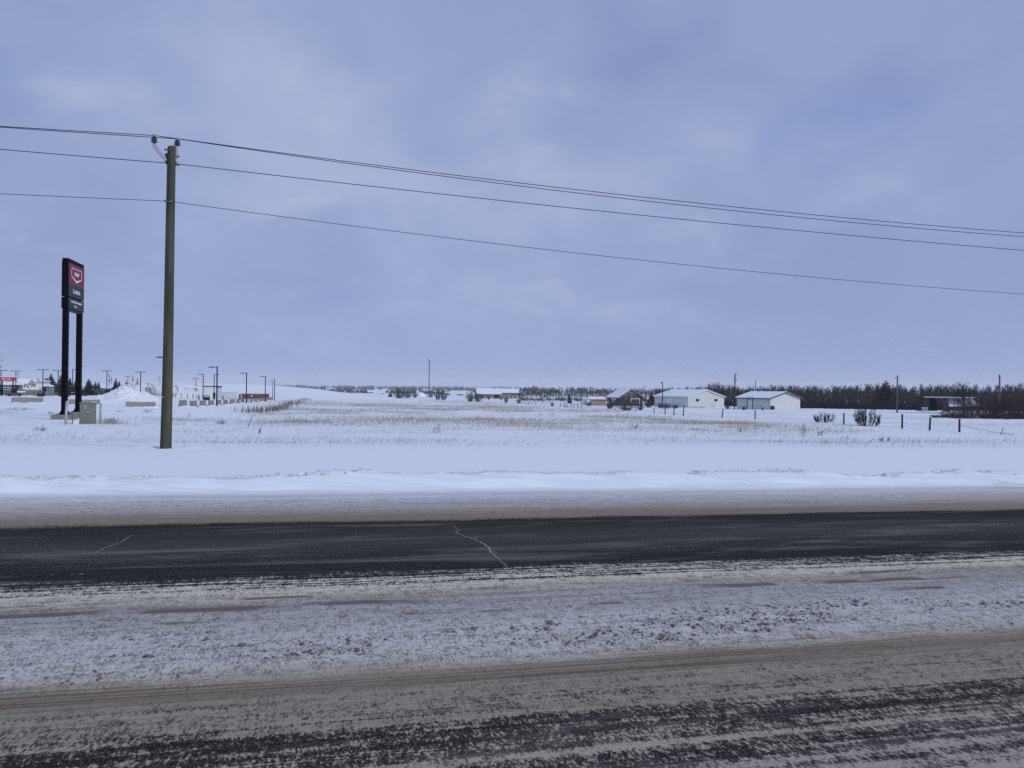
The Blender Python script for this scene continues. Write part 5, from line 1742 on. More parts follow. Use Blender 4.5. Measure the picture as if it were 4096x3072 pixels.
def bare_tree(seed, h, spread, mains, name='bare', upright=.8, trunk_r=.09, lean=.0, rk=1.0):
    """trunk and twig meshes for a leafless tree, base at the origin"""
    r = random.Random(seed)
    tv, tf, cv_, cf = [], [], [], []

    def seg(V, F, p0, p1, r0, r1):
        d = (p1 - p0)
        a = d.orthogonal().normalized(); b = d.normalized().cross(a)
        base = len(V)
        for p, q in ((p0, r0), (p1, r1)):
            for i in range(3):
                t = 2.094 * i
                V.append(p + a * (q * math.cos(t)) + b * (q * math.sin(t)))
        for i in range(3):
            F.append((base + i, base + (i + 1) % 3, base + 3 + (i + 1) % 3, base + 3 + i))

    pts = [Vector((0, 0, -.3))]
    n = 7
    for i in range(1, n + 1):
        s = i / n
        pts.append(Vector((r.gauss(0, .02) * h * s + lean * s * h, r.gauss(0, .02) * h * s, h * .92 * s)))
    for i in range(n):
        seg(tv, tf, pts[i], pts[i + 1], trunk_r * (1 - i / n) + .012, trunk_r * (1 - (i + 1) / n) + .012)
    for i in range(mains):
        s = r.uniform(.22, .98) ** .9
        j = min(int(s * n), n - 1)
        p0 = pts[j].lerp(pts[j + 1], s * n - j)
        a = r.uniform(0, 6.283)
        ln = spread * (1.15 - s * .75) * r.uniform(.55, 1.1)
        d = Vector((math.cos(a), math.sin(a), upright * r.uniform(.7, 1.5))).normalized()
        p1 = p0 + d * ln * .55
        d2 = (d + Vector((r.gauss(0, .2), r.gauss(0, .2), .35))).normalized()
        p2 = p1 + d2 * ln * .6
        seg(cv_, cf, p0, p1, .030 * rk, .020 * rk); seg(cv_, cf, p1, p2, .020 * rk, .010 * rk)
        for q in range(5):
            w = r.uniform(.25, 1.0)
            b0 = p0.lerp(p1, w * 2) if w < .5 else p1.lerp(p2, w * 2 - 1)
            e = (d2 + Vector((r.gauss(0, .55), r.gauss(0, .55), r.uniform(-.1, .8)))).normalized()
            l2 = ln * r.uniform(.25, .5)
            b1 = b0 + e * l2
            seg(cv_, cf, b0, b1, .014 * rk, .007 * rk)
            for z in range(2):
                e2 = (e + Vector((r.gauss(0, .6), r.gauss(0, .6), r.uniform(0, .7)))).normalized()
                b2 = b0.lerp(b1, r.uniform(.3, 1))
                seg(cv_, cf, b2, b2 + e2 * l2 * r.uniform(.4, .8), .009 * rk, .004 * rk)
    t = MB(); t.v, t.f = [tuple(q) for q in tv], tf
    c = MB(); c.v, c.f = [tuple(q) for q in cv_], cf
    return t, c


def mesh_of(mb, name, m):
    me = bpy.data.meshes.new(name); me.from_pydata(mb.v, [], mb.f); me.materials.append(m); return me


def put_tree(name, label, cat, group, tm, cm, p, rz, s, sz=None, tname='trunk', cname='crown'):
    o = thing(name, label, cat, p, rz, group)
    o.scale = (s, s, sz or s)
    for n, me in ((tname, tm), (cname, cm)):
        if me is None:
            continue
        c = bpy.data.objects.new(n, me); COL.objects.link(c); c.parent = o
    return o


def bush_proto(seed, h, w, stems, rk=1.0):
    rr = random.Random(seed)
    st, br = MB(), MB()
    for i in range(stems):
        a = rr.uniform(0, 6.28); q = rr.uniform(.08, 1)
        b0 = Vector((math.cos(a) * w * .35 * rr.random(), math.sin(a) * w * .35 * rr.random(), -.15))
        tip = Vector((math.cos(a) * w * q, math.sin(a) * w * q, h * (1.03 - .45 * q * q) * rr.uniform(.6, 1.03)))
        md = b0.lerp(tip, .5) + Vector((rr.gauss(0, .06) * w, rr.gauss(0, .06) * w, h * .06))
        st.tube(b0, md, .022 * rk, .015 * rk, 3, False); st.tube(md, tip, .015 * rk, .007 * rk, 3, False)
        for j in range(8):
            s = rr.uniform(.2, 1)
            c0 = b0.lerp(md, s * 2) if s < .5 else md.lerp(tip, s * 2 - 1)
            d = (tip - md).normalized() + Vector((rr.gauss(0, .5), rr.gauss(0, .5), rr.uniform(-.1, .7)))
            c1 = c0 + d.normalized() * h * rr.uniform(.1, .26)
            br.tube(c0, c1, .010 * rk, .005 * rk, 3, False)
            e = c0.lerp(c1, rr.uniform(.3, .9))
            br.tube(e, e + (d + Vector((rr.gauss(0, .6), rr.gauss(0, .6), .3))).normalized() * h * rr.uniform(.05, .14), .007 * rk, .004 * rk, 3, False)
    return st, br


POP = [bare_tree(100 + i, 8.0, 2.1, 30, upright=1.5, trunk_r=.10, rk=1.25) for i in range(6)]
POPA = [bare_tree(150 + i, 8.0, 1.9, 30, upright=1.5, trunk_r=.12, rk=1.7) for i in range(5)]
POPM = [(mesh_of(a, 'trunk', M['bark']), mesh_of(b, 'crown', M['twig'])) for a, b in POP]
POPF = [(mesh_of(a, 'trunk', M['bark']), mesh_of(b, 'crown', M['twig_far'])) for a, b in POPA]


def top_row(px):
    return np.interp(px, [2560, 2640, 2720, 2790, 2850, 2900, 2960, 3100, 3250, 3350, 3480, 3560, 3650, 3760, 3860, 3960, 4060, 4200, 4600],
                     [1562, 1552, 1546, 1540, 1530, 1536, 1542, 1540, 1537, 1540, 1532, 1536, 1542, 1535, 1538, 1545, 1538, 1530, 1530])


def wood_y(px):
    return float(np.interp(px, [2600, 2700, 2930, 3010, 3300, 4100], [310, 292, 282, 252, 244, 222]))


# the wood behind the white sheds: its front rank tree by tree, its depth as one mass
r = random.Random(3)
nfront = 230
for i in range(nfront):
    px = 2600 + 1640 * (i + r.random()) / nfront
    Yb = wood_y(px) + r.uniform(0, 26)
    p = on_ground(px, Yb)
    rb = proj(p)[1]
    h = (rb - top_row(px)) * Yb / FPX * r.uniform(.62, 1.06)
    a, b = POPM[i % 6]
    put_tree('poplar_tree', 'slender leafless poplar in the front of the dark wood behind the white sheds', 'tree', 'poplars of the wood behind the sheds', a, b, p, r.uniform(0, 6.28), h / 8.0 * r.uniform(.9, 1.25), h / 8.0)


def merged(name, protos, items, m):
    Vs, Fs, off = [], [], 0
    for (k_, p, rz, sx, sz) in items:
        for mb in protos[k_]:
            v = np.array(mb.v); c, s = math.cos(rz), math.sin(rz)
            x = (v[:, 0] * c - v[:, 1] * s) * sx + p[0]; y = (v[:, 0] * s + v[:, 1] * c) * sx + p[1]; z = v[:, 2] * sz + p[2]
            Vs.append(np.stack([x, y, z], -1)); Fs.append(np.array(mb.f) + off); off += len(v)
    return fast_mesh(name, np.concatenate(Vs), np.concatenate(Fs), m)


POPL = [bare_tree(300 + i, 8.0, 2.2, 15, upright=1.5, trunk_r=.13, rk=2.6) for i in range(4)]
items = []
for i in range(900):
    px = 2620 + 1640 * r.random()
    Yb = wood_y(px) + 22 + r.uniform(0, 50)
    p = on_ground(px, Yb)
    h = (proj(p)[1] - top_row(px)) * Yb / FPX * r.uniform(.65, .97)
    items.append((i % 4, p, r.uniform(0, 6.28), h / 8 * 1.25, h / 8))
# low brush filling the foot of the wood
BR = [bush_proto(400 + i, 2.6, 1.6, 16, 2.2) for i in range(3)]
tag(merged('wood_interior', POPL, items, M['twig']), 'dark mass of bare trees deep inside the wood', 'wood', kind='stuff')
items = []
for i in range(800):
    px = 2600 + 1700 * r.random()
    Yb = wood_y(px) - 4 + r.uniform(0, 20)
    p = on_ground(px, Yb)
    items.append((i % 3, p, r.uniform(0, 6.28), r.uniform(.8, 1.4), r.uniform(.5, 1.2)))
tag(merged('wood_underbrush', BR, items, M['twig_dark']), 'dark low brush along the foot of the wood', 'brush', kind='stuff')

# willow thicket in front of the green shed
WIL = [bush_proto(500 + i, 4.6, 1.9, 18, .95) for i in range(4)]
COLP = [bare_tree(560 + i, 8.0, 1.0, 46, upright=2.4, trunk_r=.09, rk=1.3) for i in range(3)]
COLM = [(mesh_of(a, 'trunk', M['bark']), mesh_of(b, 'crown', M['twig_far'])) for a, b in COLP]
WILM = [(mesh_of(a, 'trunk', M['twig']), mesh_of(b, 'crown', M['twig'])) for a, b in WIL]
for i in range(64):
    px = 3765 + 490 * (i + r.random()) / 64
    Yb = 116 + r.uniform(-4, 14)
    p = on_ground(px, Yb)
    rb = proj(p)[1]
    tr = np.interp(px, [3740, 3790, 3850, 3900, 3960, 4020, 4080, 4200], [1640, 1615, 1580, 1562, 1556, 1560, 1545, 1530])
    h = max(1.0, (rb - tr) * Yb / FPX * r.uniform(.6, 1.0))
    a, b = WILM[i % 4]
    put_tree('willow_bush', 'tall dark leafless willow in the thicket in front of the green shed', 'bush', 'willows of the thicket', a, b, p, r.uniform(0, 6.28), h / 4.6 * 1.1, h / 4.6)
items = []
for i in range(110):
    px = 3720 + 620 * r.random() ** .8
    p = on_ground(px, 110 + r.uniform(0, 22))
    items.append((i % 3, p, r.uniform(0, 6.28), r.uniform(.5, .8), r.uniform(.15, .42) * float(sstep(3680, 3850, px) * .75 + .25)))
tag(merged('thicket_undergrowth', BR, items, M['twig']), 'dark tangled undergrowth at the foot of the willow thicket', 'brush', kind='stuff')
# crooked tree rising out of the thicket
cr = bare_tree(611, 6.4, 3.2, 30, upright=.45, trunk_r=.14, rk=1.5)
p = on_ground(3858, 124)
h = (proj(p)[1] - 1527) * 124 / FPX
put_tree('crooked_tree', 'crooked spreading bare tree rising above the willow thicket', 'tree', None, mesh_of(cr[0], 'trunk', M['twig_dark']), mesh_of(cr[1], 'crown', M['twig_dark']), p, .4, h / 6.4)

# middle-distance poplars behind the barn and the pink shed
for i in range(120):
    px = 2075 + 590 * (i + r.random()) / 120
    Yb = 430 + r.uniform(-20, 60)
    p = on_ground(px, Yb)
    tr = np.interp(px, [2060, 2100, 2130, 2150, 2165, 2200, 2260, 2330, 2390, 2440, 2520, 2660], [1552, 1546, 1538, 1545, 1560, 1548, 1545, 1549, 1545, 1555, 1560, 1562])
    h = max(2.0, (proj(p)[1] - tr) * Yb / FPX * r.uniform(.72, 1.05))
    a, b = POPF[i % 5]
    put_tree('aspen_tree', 'pale leafless aspen in the grove between the tan farm building and the barn', 'tree', 'aspens behind the barn', a, b, p, r.uniform(0, 6.28), h / 8 * 1.6, h / 8)

items = []
for i in range(110):
    px = 2085 + 560 * r.random()
    p = on_ground(px, 425 + r.uniform(0, 60))
    items.append((i % 3, p, r.uniform(0, 6.28), r.uniform(1.0, 1.8), r.uniform(.35, .9)))
tag(merged('grove_underbrush', BR, items, M['twig_far']), 'grey brush at the foot of the aspen grove', 'brush', kind='stuff')

# conifers -----------------------------------------------------------------------


def spruce(seed, h, rad):
    r = random.Random(seed)
    t = MB().tube((0, 0, -.3), (0, 0, h * .95), h * .02, .01, 6)
    V, F, SV, SF = [], [], [], []
    nl = 34
    for i in range(nl):
        s = i / nl
        z = h * (.06 + .92 * s)
        R_ = rad * (1 - s) ** .85 * (1 + .16 * math.sin(i * 2.4) + r.uniform(-.1, .1)) + .10
        nb = max(6, int(20 * (1 - s * .6)))
        for j in range(nb):
            a = 6.283 * j / nb + r.uniform(-.3, .3) + i * .7
            L = R_ * r.uniform(.65, 1.18)
            w = L * .34 + .05
            d = Vector((math.cos(a), math.sin(a), 0)); n = Vector((-d.y, d.x, 0))
            p0 = Vector((0, 0, z)); p1 = d * (L * .6) + Vector((0, 0, z - L * .22)); p2 = d * L + Vector((0, 0, z - L * .18))
            b = len(V)
            V += [p0 + n * w * .2, p0 - n * w * .2, p1 + n * w * .5, p1 - n * w * .5, p2, p1 + Vector((0, 0, -w * .55)), p0 + Vector((0, 0, -w * .2))]
            F += [(b, b + 2, b + 3, b + 1), (b + 2, b + 4, b + 3), (b + 6, b + 5, b + 2, b), (b + 6, b + 1, b + 3, b + 5), (b + 5, b + 4, b + 2)]
            if r.random() < .16:
                b = len(SV); u_ = Vector((0, 0, .03))
                q = p1.lerp(p2, .1)
                SV += [p0.lerp(p1, .5) + n * w * .25 + u_, p0.lerp(p1, .5) - n * w * .25 + u_, q - n * w * .35 + u_, p2.lerp(p1, .2) + u_, q + n * w * .35 + u_]
                SF += [(b, b + 1, b + 2, b + 3, b + 4)]
    c = MB(); c.v, c.f = [tuple(q) for q in V], F
    sn = MB(); sn.v, sn.f = [tuple(q) for q in SV], SF
    return mesh_of(t, 'trunk', M['bark']), mesh_of(c, 'crown', M['needle']), mesh_of(sn, 'snow_dusting', M['snow_roof'])


SPR = [spruce(700 + i, 8.0, 2.6) for i in range(4)]
SPL = [(203, 1487, 270, 15, 'tallest dark spruce beside the timbered house'), (242, 1493, 262, 12, 'dark spruce rising just behind the front sign post'), (279, 1504, 265, 11, 'dark spruce seen between the two sign posts'),
       (301, 1514, 255, 9, 'dark spruce half covered by the rear sign post'), (224, 1525, 255, 8, 'short spruce between the house and the front sign post'), (317, 1512, 268, 10, 'spruce showing past the edge of the rear sign post'),
       (355, 1510, 255, 15, 'broad dark spruce standing alone past the sign posts'), (381, 1522, 262, 9, 'small spruce beside the broad lone spruce'), (394, 1522, 266, 8, 'smallest spruce next to the teal cabinet'),
       (462, 1512, 262, 11, 'dense spruce beside the slim dark post'), (476, 1520, 258, 11, 'low spruce in front of the fuel tank railing'), (504, 1516, 268, 6, 'thin spruce behind the twin-arm lamp over the tanks'), (549, 1509, 275, 8, 'dense rounded spruce behind the tank railing'),
       (3543, 1514, 250, 44, 'lone dark spruce rising above the bare wood'), (2549, 1555, 300, 9, 'dark spruce behind the roof of the old barn'), (2278, 1568, 330, 7, 'small dark spruce by the wire fence before the aspens'), (1561, 1565, 560, 7, 'solitary small spruce far off beyond the end of the embankment'), (2606, 1568, 285, 18, 'shaggy brown conifer between the old barn and the white shed'),
       (92, 1512, 300, 3, 'distant treetop above the roof of the blue-grey house'), (153, 1507, 290, 4, 'pale treetop behind the ridge of the timbered house')]
for i, (px, tr, Yb, hw, lab) in enumerate(SPL):
    p = on_ground(px, Yb)
    h = (proj(p)[1] - tr) * Yb / FPX
    a, b, c = SPR[i % 4]
    o = put_tree('spruce_tree', lab, 'tree', None, a, b, p, i * 1.3, hw * Yb / FPX / 2.2 * (1.75 if px < 600 else 1.25), h / 8.0)
    q = bpy.data.objects.new('snow_dusting', c); COL.objects.link(q); q.parent = o; q['kind'] = 'stuff'
# columnar bare poplars by the station
for px, tr, Yb, s, lab in ((437, 1492, 300, .9, 'tall narrow bare poplar behind the teal cabinet'), (531, 1497, 320, .8, 'tall narrow bare poplar behind the tank railing'), (73, 1486, 300, .55, 'tall narrow bare poplar past the end of the red canopy'), (445, 1512, 310, .8, 'shorter bare poplar beside the tall one behind the pumps'), (110, 1503, 310, .4, 'thin bare tree above the long roof of the timbered house')):
    p = on_ground(px, Yb)
    h = (proj(p)[1] - tr) * Yb / FPX
    a, b = COLM[int(px) % 3]
    put_tree('columnar_poplar', lab, 'tree', None, a, b, p, px, s * 1.3, h / 8)

# distant houses roofs behind the pumps
for px, rw, Yb, w, lab in ((402, 1545, 285, 22, 'distant house showing only its snowy roof behind the pumps'), (325, 1542, 300, 18, 'distant snowy roof seen past the rear sign post'), (463, 1541, 290, 14, 'distant brown house behind the pumps by the bare poplars')):
    f = Fr('distant_house', lab, 'house', px, Y=Yb, group='distant houses behind the station')
    f.box(px - w * .8, px + w * .8, rw + 6, rw + 30, 0, 7).build('wall', M['taupe'], f.o)
    MB().prism_x([(-.5, f.z(rw + 6.5)), (7.5, f.z(rw + 6.5)), (3.5, f.z(rw - 3))], f.x(px - w), f.x(px + w)).build('roof_snow', M['snow_roof'], f.o)

# far shrubs and bluffs -------------------------------------------------------------
SHB = [bush_proto(800 + i, 2.6, 1.5, 48, 1.3) for i in range(4)]
SHM = [(mesh_of(a, 'stems', M['twig']), mesh_of(b, 'branches', M['twig'])) for a, b in SHB]
MIDS = [(1600, 1552, 1593, 40, 'broad dark bare bush beside the snow mound near the mast'), (1630, 1560, 1592, 22, 'round dark bush next to the broad bush near the mast'), (1660, 1570, 1590, 18, 'low round dark bush in front of the snow mound'),
        (1752, 1556, 1598, 20, 'dark bush between the mast and the tan farm building'), (1775, 1564, 1600, 22, 'second dark bush before the tan farm building'), (1722, 1570, 1590, 16, 'small bush at the foot of the mast'),
        (1882, 1566, 1606, 24, 'large dark bush against the end wall of the tan farm building'), (1912, 1574, 1606, 26, 'wide dark bush in front of the brown barn door'), (2024, 1582, 1612, 13, 'upright dark shrub before the middle of the tan farm building'), (2075, 1594, 1613, 14, 'low twiggy shrub before the tan farm building'),
        (1955, 1580, 1598, 10, 'thin shrub against the tan wall'), (2005, 1584, 1600, 8, 'thin shrub beside the sliding door'), (2208, 1608, 1626, 10, 'dark weed clump at the wire fence'),
        (2355, 1606, 1624, 16, 'bush in front of the small white sheds'), (2505, 1617, 1642, 42, 'bushy dark scrub before the old barn'), (2440, 1612, 1634, 26, 'scrub between the pink shed and the old barn'), (2560, 1618, 1640, 24, 'dry scrub before the far corner of the old barn'), (2595, 1598, 1630, 24, 'dark brush under the shaggy conifer'),
        (2665, 1613, 1634, 30, 'dry brush along the side of the first white shed'), (2640, 1612, 1632, 18, 'dry brush at the yard lamp pole'), (2700, 1618, 1634, 22, 'dry brush before the garage door'), (2910, 1614, 1636, 14, 'dark brush between the two white sheds'), (2975, 1624, 1640, 14, 'dry weeds along the wall of the plain white shed'), (3050, 1628, 1642, 6, 'small weed tuft by the plain white shed door')]
for i, (px, tr, rb, hw, lab) in enumerate(MIDS):
    p = ground(px, rb)
    if p.y > 700:
        p = on_ground(px, 600)
    h = (proj(p)[1] - tr) * p.y / FPX
    a, b = SHM[i % 4]
    put_tree('bare_bush', lab, 'bush', None, a, b, p, i * 1.7, hw * p.y / FPX / 1.35, h / 2.6, 'stems', 'branches')

# two shrubs on the field
for px, tr, rb, hw, seed, lab in ((3297, 1644, 1690, 40, 5, 'low rounded bare shrub in the snow among the fence posts'), (3465, 1617, 1704, 50, 9, 'large bare shrub growing over a fence post in the field')):
    p = ground(px, rb)
    rr = random.Random(seed)
    h = (rb - tr) * p.y / FPX; w = hw * p.y / FPX
    st, br = MB(), MB()
    for i in range(30):
        a = rr.uniform(0, 6.28); q = math.sqrt(rr.uniform(.02, 1))
        b0 = Vector((math.cos(a) * w * q * .5, math.sin(a) * w * q * .5, -.1))
        tip = Vector((math.cos(a) * w * q, math.sin(a) * w * q, h * math.sqrt(1.02 - .80 * q * q) * rr.uniform(.5, 1.02)))
        md = b0.lerp(tip, .5) + Vector((math.cos(a) * w * .16 * q, math.sin(a) * w * .16 * q, -h * .04)) + Vector((rr.gauss(0, .05), rr.gauss(0, .05), 0)) * w
        st.tube(b0, md, .022, .014, 4, False); st.tube(md, tip, .014, .007, 4, False)
        for j in range(24):
            s = rr.uniform(.25, 1)
            c0 = b0.lerp(md, s * 2) if s < .5 else md.lerp(tip, s * 2 - 1)
            d = (tip - md).normalized() + Vector((rr.gauss(0, .5), rr.gauss(0, .5), rr.uniform(-.1, .7)))
            c1 = c0 + d.normalized() * h * rr.uniform(.08, .2)
            br.tube(c0, c1, .009, .005, 3, False)
            for z in range(2):
                e = c0.lerp(c1, rr.uniform(.3, .9))
                br.tube(e, e + (d + Vector((rr.gauss(0, .6), rr.gauss(0, .6), .3))).normalized() * h * rr.uniform(.05, .13), .007, .004, 3, False)
    o = thing('bare_shrub', lab, 'shrub', p)
    st.build('stems', M['twig_dark'], o); br.build('branches', M['twig_dark'], o)

# far-off woods on the horizon
FAR = [bare_tree(900 + i, 8, 3.2, 5, upright=1.0, trunk_r=.25) for i in range(3)]
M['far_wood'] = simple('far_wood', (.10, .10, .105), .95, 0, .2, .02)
items = []
for (Y0, Y1, n, p0, p1, h0, h1) in ((880, 1000, 240, 1280, 2200, 3, 7), (1250, 1500, 420, 1080, 2700, 5, 9), (2000, 2600, 520, 1000, 3000, 9, 15), (3300, 4200, 360, 900, 3100, 13, 22)):
    for i in range(n):
        px = r.uniform(p0, p1); Yb = r.uniform(Y0, Y1)
        if vnoise(px / 55.0, Y0 * 1.0, 3) < .36:
            continue
        p = on_ground(px, Yb)
        h = r.uniform(h0, h1)
        s_ = h / 8 * r.uniform(1.1, 1.8)
        items.append((i % 3, p, r.uniform(0, 6.28), s_, h / 8))
FARW = []
for a, b in FAR:     # thicken the far trees so that they hold together at a kilometre
    v = np.array(b.v)
    FARW.append((a, b))
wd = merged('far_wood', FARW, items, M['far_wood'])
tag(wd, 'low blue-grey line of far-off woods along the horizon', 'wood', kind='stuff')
M2 = MB()
cards = []
for (k_, p, rz, sx, sz) in items:
    for q in range(5):
        a = r.uniform(0, 6.28); w = sx * r.uniform(.8, 1.6)
        c = Vector((p[0] + r.gauss(0, 1.2) * sx, p[1] + r.gauss(0, 1.2) * sx, p[2]))
        d = Vector((math.cos(a), math.sin(a), 0)) * w
        nv_ = Vector((-d.y, d.x, 0)) * .6
        t_ = c + Vector((r.gauss(0, .5) * sx, 0, 8 * sz * r.uniform(.55, .95)))
        M2.add([c + d, c - d * .5 + nv_, c - d * .5 - nv_, t_], [(0, 1, 3), (1, 2, 3), (2, 0, 3)])
fw = M2.build('far_wood_mass', M['far_wood'])
tag(fw, 'dense clumps of far trees forming the horizon woods', 'wood', kind='stuff')

lt = bare_tree(955, 9, 3.0, 26, upright=.9, trunk_r=.2)
p = on_ground(1412, 620)
put_tree('lone_tree', 'lone bare tree rising behind the slope of the embankment', 'tree', None, mesh_of(lt[0], 'trunk', M['twig_far']), mesh_of(lt[1], 'crown', M['twig_far']), p, 0, (proj(p)[1] - 1541) * 620 / FPX / 9 * .8, (proj(p)[1] - 1541) * 620 / FPX / 9)

# small far farmsteads and a snow mound
f = Fr('snow_mound', 'rounded white snow mound beside the dark bushes near the mast', 'snow mound', 1681, Y=600)
MB().lump((0, 0, .5), 2.9 * 1.3, 3, f.z(1570) - .3, 77, 3, .15).build('heap', M['snow_roof'], f.o, True)
for px, rw, Yb, w, lab in ((1480, 1568, 900, 12, 'tiny far farmhouse with a snowy roof beyond the lone tree'), (1530, 1572, 850, 9, 'tiny far shed beyond the end of the embankment'), (1790, 1572, 760, 12, 'far low shed with a snowy roof behind dark bushes'), (1840, 1576, 720, 14, 'far low snow-roofed shed left of the tan farm building'), (2180, 1580, 640, 10, 'far snowy-roofed shed among the aspens')):
    f = Fr('far_shed', lab.replace('left of', 'just before'), 'shed', px, Y=Yb, group='far farm sheds')
    f.box(px - w * .8, px + w * .8, rw, rw + 14, 0, 8).build('wall', M['tan_wall'], f.o)
    MB().prism_x([(-1, f.z(rw)), (9, f.z(rw)), (4, f.z(rw - 5))], f.x(px - w), f.x(px + w)).build('roof_snow', M['snow_roof'], f.o)

# ================================================================== MAST, POLES, FENCE
f = Fr('radio_mast', 'tall thin lattice radio mast standing far off beyond the field', 'mast', 1716, Y=1000)
H = f.z(1432)
w = 1.0
legs = [(w * math.cos(t), w * math.sin(t)) for t in (R(90), R(210), R(330))]
for a, b in legs:
    MB().tube((a, b, 0), (a * .55, b * .55, H * .93), .17, n=5).build('leg', M['dark_metal'], f.o)
br = MB()
nb = 34
for i in range(nb):
    z0, z1 = H * .93 * i / nb, H * .93 * (i + 1) / nb
    s0, s1 = 1 - .45 * i / nb, 1 - .45 * (i + 1) / nb
    for j in range(3):
        a, b = legs[j], legs[(j + 1) % 3]
        br.tube((a[0] * s0, a[1] * s0, z0), (b[0] * s1, b[1] * s1, z1), .07, n=3, cap=False)
        br.tube((b[0] * s0, b[1] * s0, z0), (a[0] * s1, a[1] * s1, z1), .07, n=3, cap=False)
br.build('lattice', M['galv'], f.o)
MB().tube((0, 0, H * .92), (0, 0, H), .2, n=6).box(-.9, -.5, -.3, .3, H * .90, H * .97).box(.4, .8, -.3, .3, H * .86, H * .93).build('antenna', M['dark_metal'], f.o)

POLES = [(2937, 1495, 1638, .17, 'T', 'dark service pole with a transformer between the two white sheds'), (2649, 1530, 1634, .13, 'L', 'slim yard light pole beside the first white shed'), (3021, 1523, 1640, .13, '', 'pole rising behind the roof of the plain white shed'),
         (3588, 1504, 1650, .19, 'X', 'pale utility pole with a crossarm in front of the wood by the spruce'), (3997, 1500, 1652, .22, 'P', 'thick brown utility pole standing in the willow thicket'), (2579, 1540, 1624, .12, '', 'bare pole between the old barn and the white shed'),
         (2327, 1546, 1618, .12, '', 'thin pole by the small white sheds'), (2165, 1547, 1606, .15, '', 'thin pole among the aspens near the tan farm building'), (2110, 1558, 1606, .15, '', 'short pole past the end of the tan farm building'), (2079, 1553, 1606, .14, '', 'slim pole in front of the tan farm building wall')]
tops = {}
for px, tr, rb, rad, kind, lab in POLES:
    f = Fr('wood_pole', lab, 'pole', px, rb, group='poles across the field') if px not in (3021, 2579) else Fr('wood_pole', lab, 'pole', px, Y=222 if px == 3021 else 290, group='poles across the field')
    H = f.z(tr)
    tops[px] = f.p + Vector((0, 0, H))
    MB().tube((0, 0, -.3), (.12 if px == 2937 else 0.02, 0, H), rad, rad * .75, 8).build('shaft', M['wood_grey'] if px in (3588, 3997) else M['post'], f.o, True)
    if kind == 'T':
        MB().tube((.35, 0, H - 1.75), (.35, 0, H - 1.1), .24, n=10).build('transformer', M['galv'], f.o)
        MB().bar((0, 0, H - .1), (.9, 0, H - .25), .1, .1).bar((-.3, 0, H - 1.0), (.5, 0, H - 1.0), .08, .08).build('crossarm', M['post'], f.o)
    if kind == 'L':
        MB().tube((0, 0, H), (-.25, 0, H + .1), .08, n=6).tube((-.25, 0, H + .1), (-.3, 0, H - .15), .14, .2, 8).build('yard_lamp', M['dark_metal'], f.o)
    if kind == 'X':
        MB().bar((-.6, 0, H - .45), (0, 0, H - .35), .09, .09).bar((0, 0, H - .35), (.6, 0, H - .5), .09, .09).tube((0, 0, H), (0, 0, H + .3), .06, n=6).build('crossarm', M['dark_metal'], f.o)
    if kind == 'P':
        MB().bar((-.45, 0, H - .35), (0, 0, H - .2), .08, .08).tube((0, 0, H), (0, 0, H + .15), .06, n=6).build('bracket', M['dark_metal'], f.o)


def span(a, b, sag, rad, lab, n=14):
    m = MB()
    pts = [a.lerp(b, i / n) - Vector((0, 0, sag * 4 * (i / n) * (1 - i / n))) for i in range(n + 1)]
    m.path(pts, rad, 4)
    tag(m.build('service_wire', M['wire']), lab, 'wire', 'thin wires between the field poles')


span(tops[2649], tops[2937] - Vector((0, 0, 1.6)), .8, .007, 'thin service wire from the yard light pole to the transformer pole')
span(tops[2937], tops[3588], 1.0, .007, 'thin wire from the transformer pole towards the pale crossarm pole')
span(tops[3588], tops[3997], .8, .006, 'thin wire between the pale crossarm pole and the thick brown pole')
span(tops[3997], tops[3997] + Vector((60, 8, -.5)), .8, .006, 'thin wire running on from the thick brown pole out of the picture')

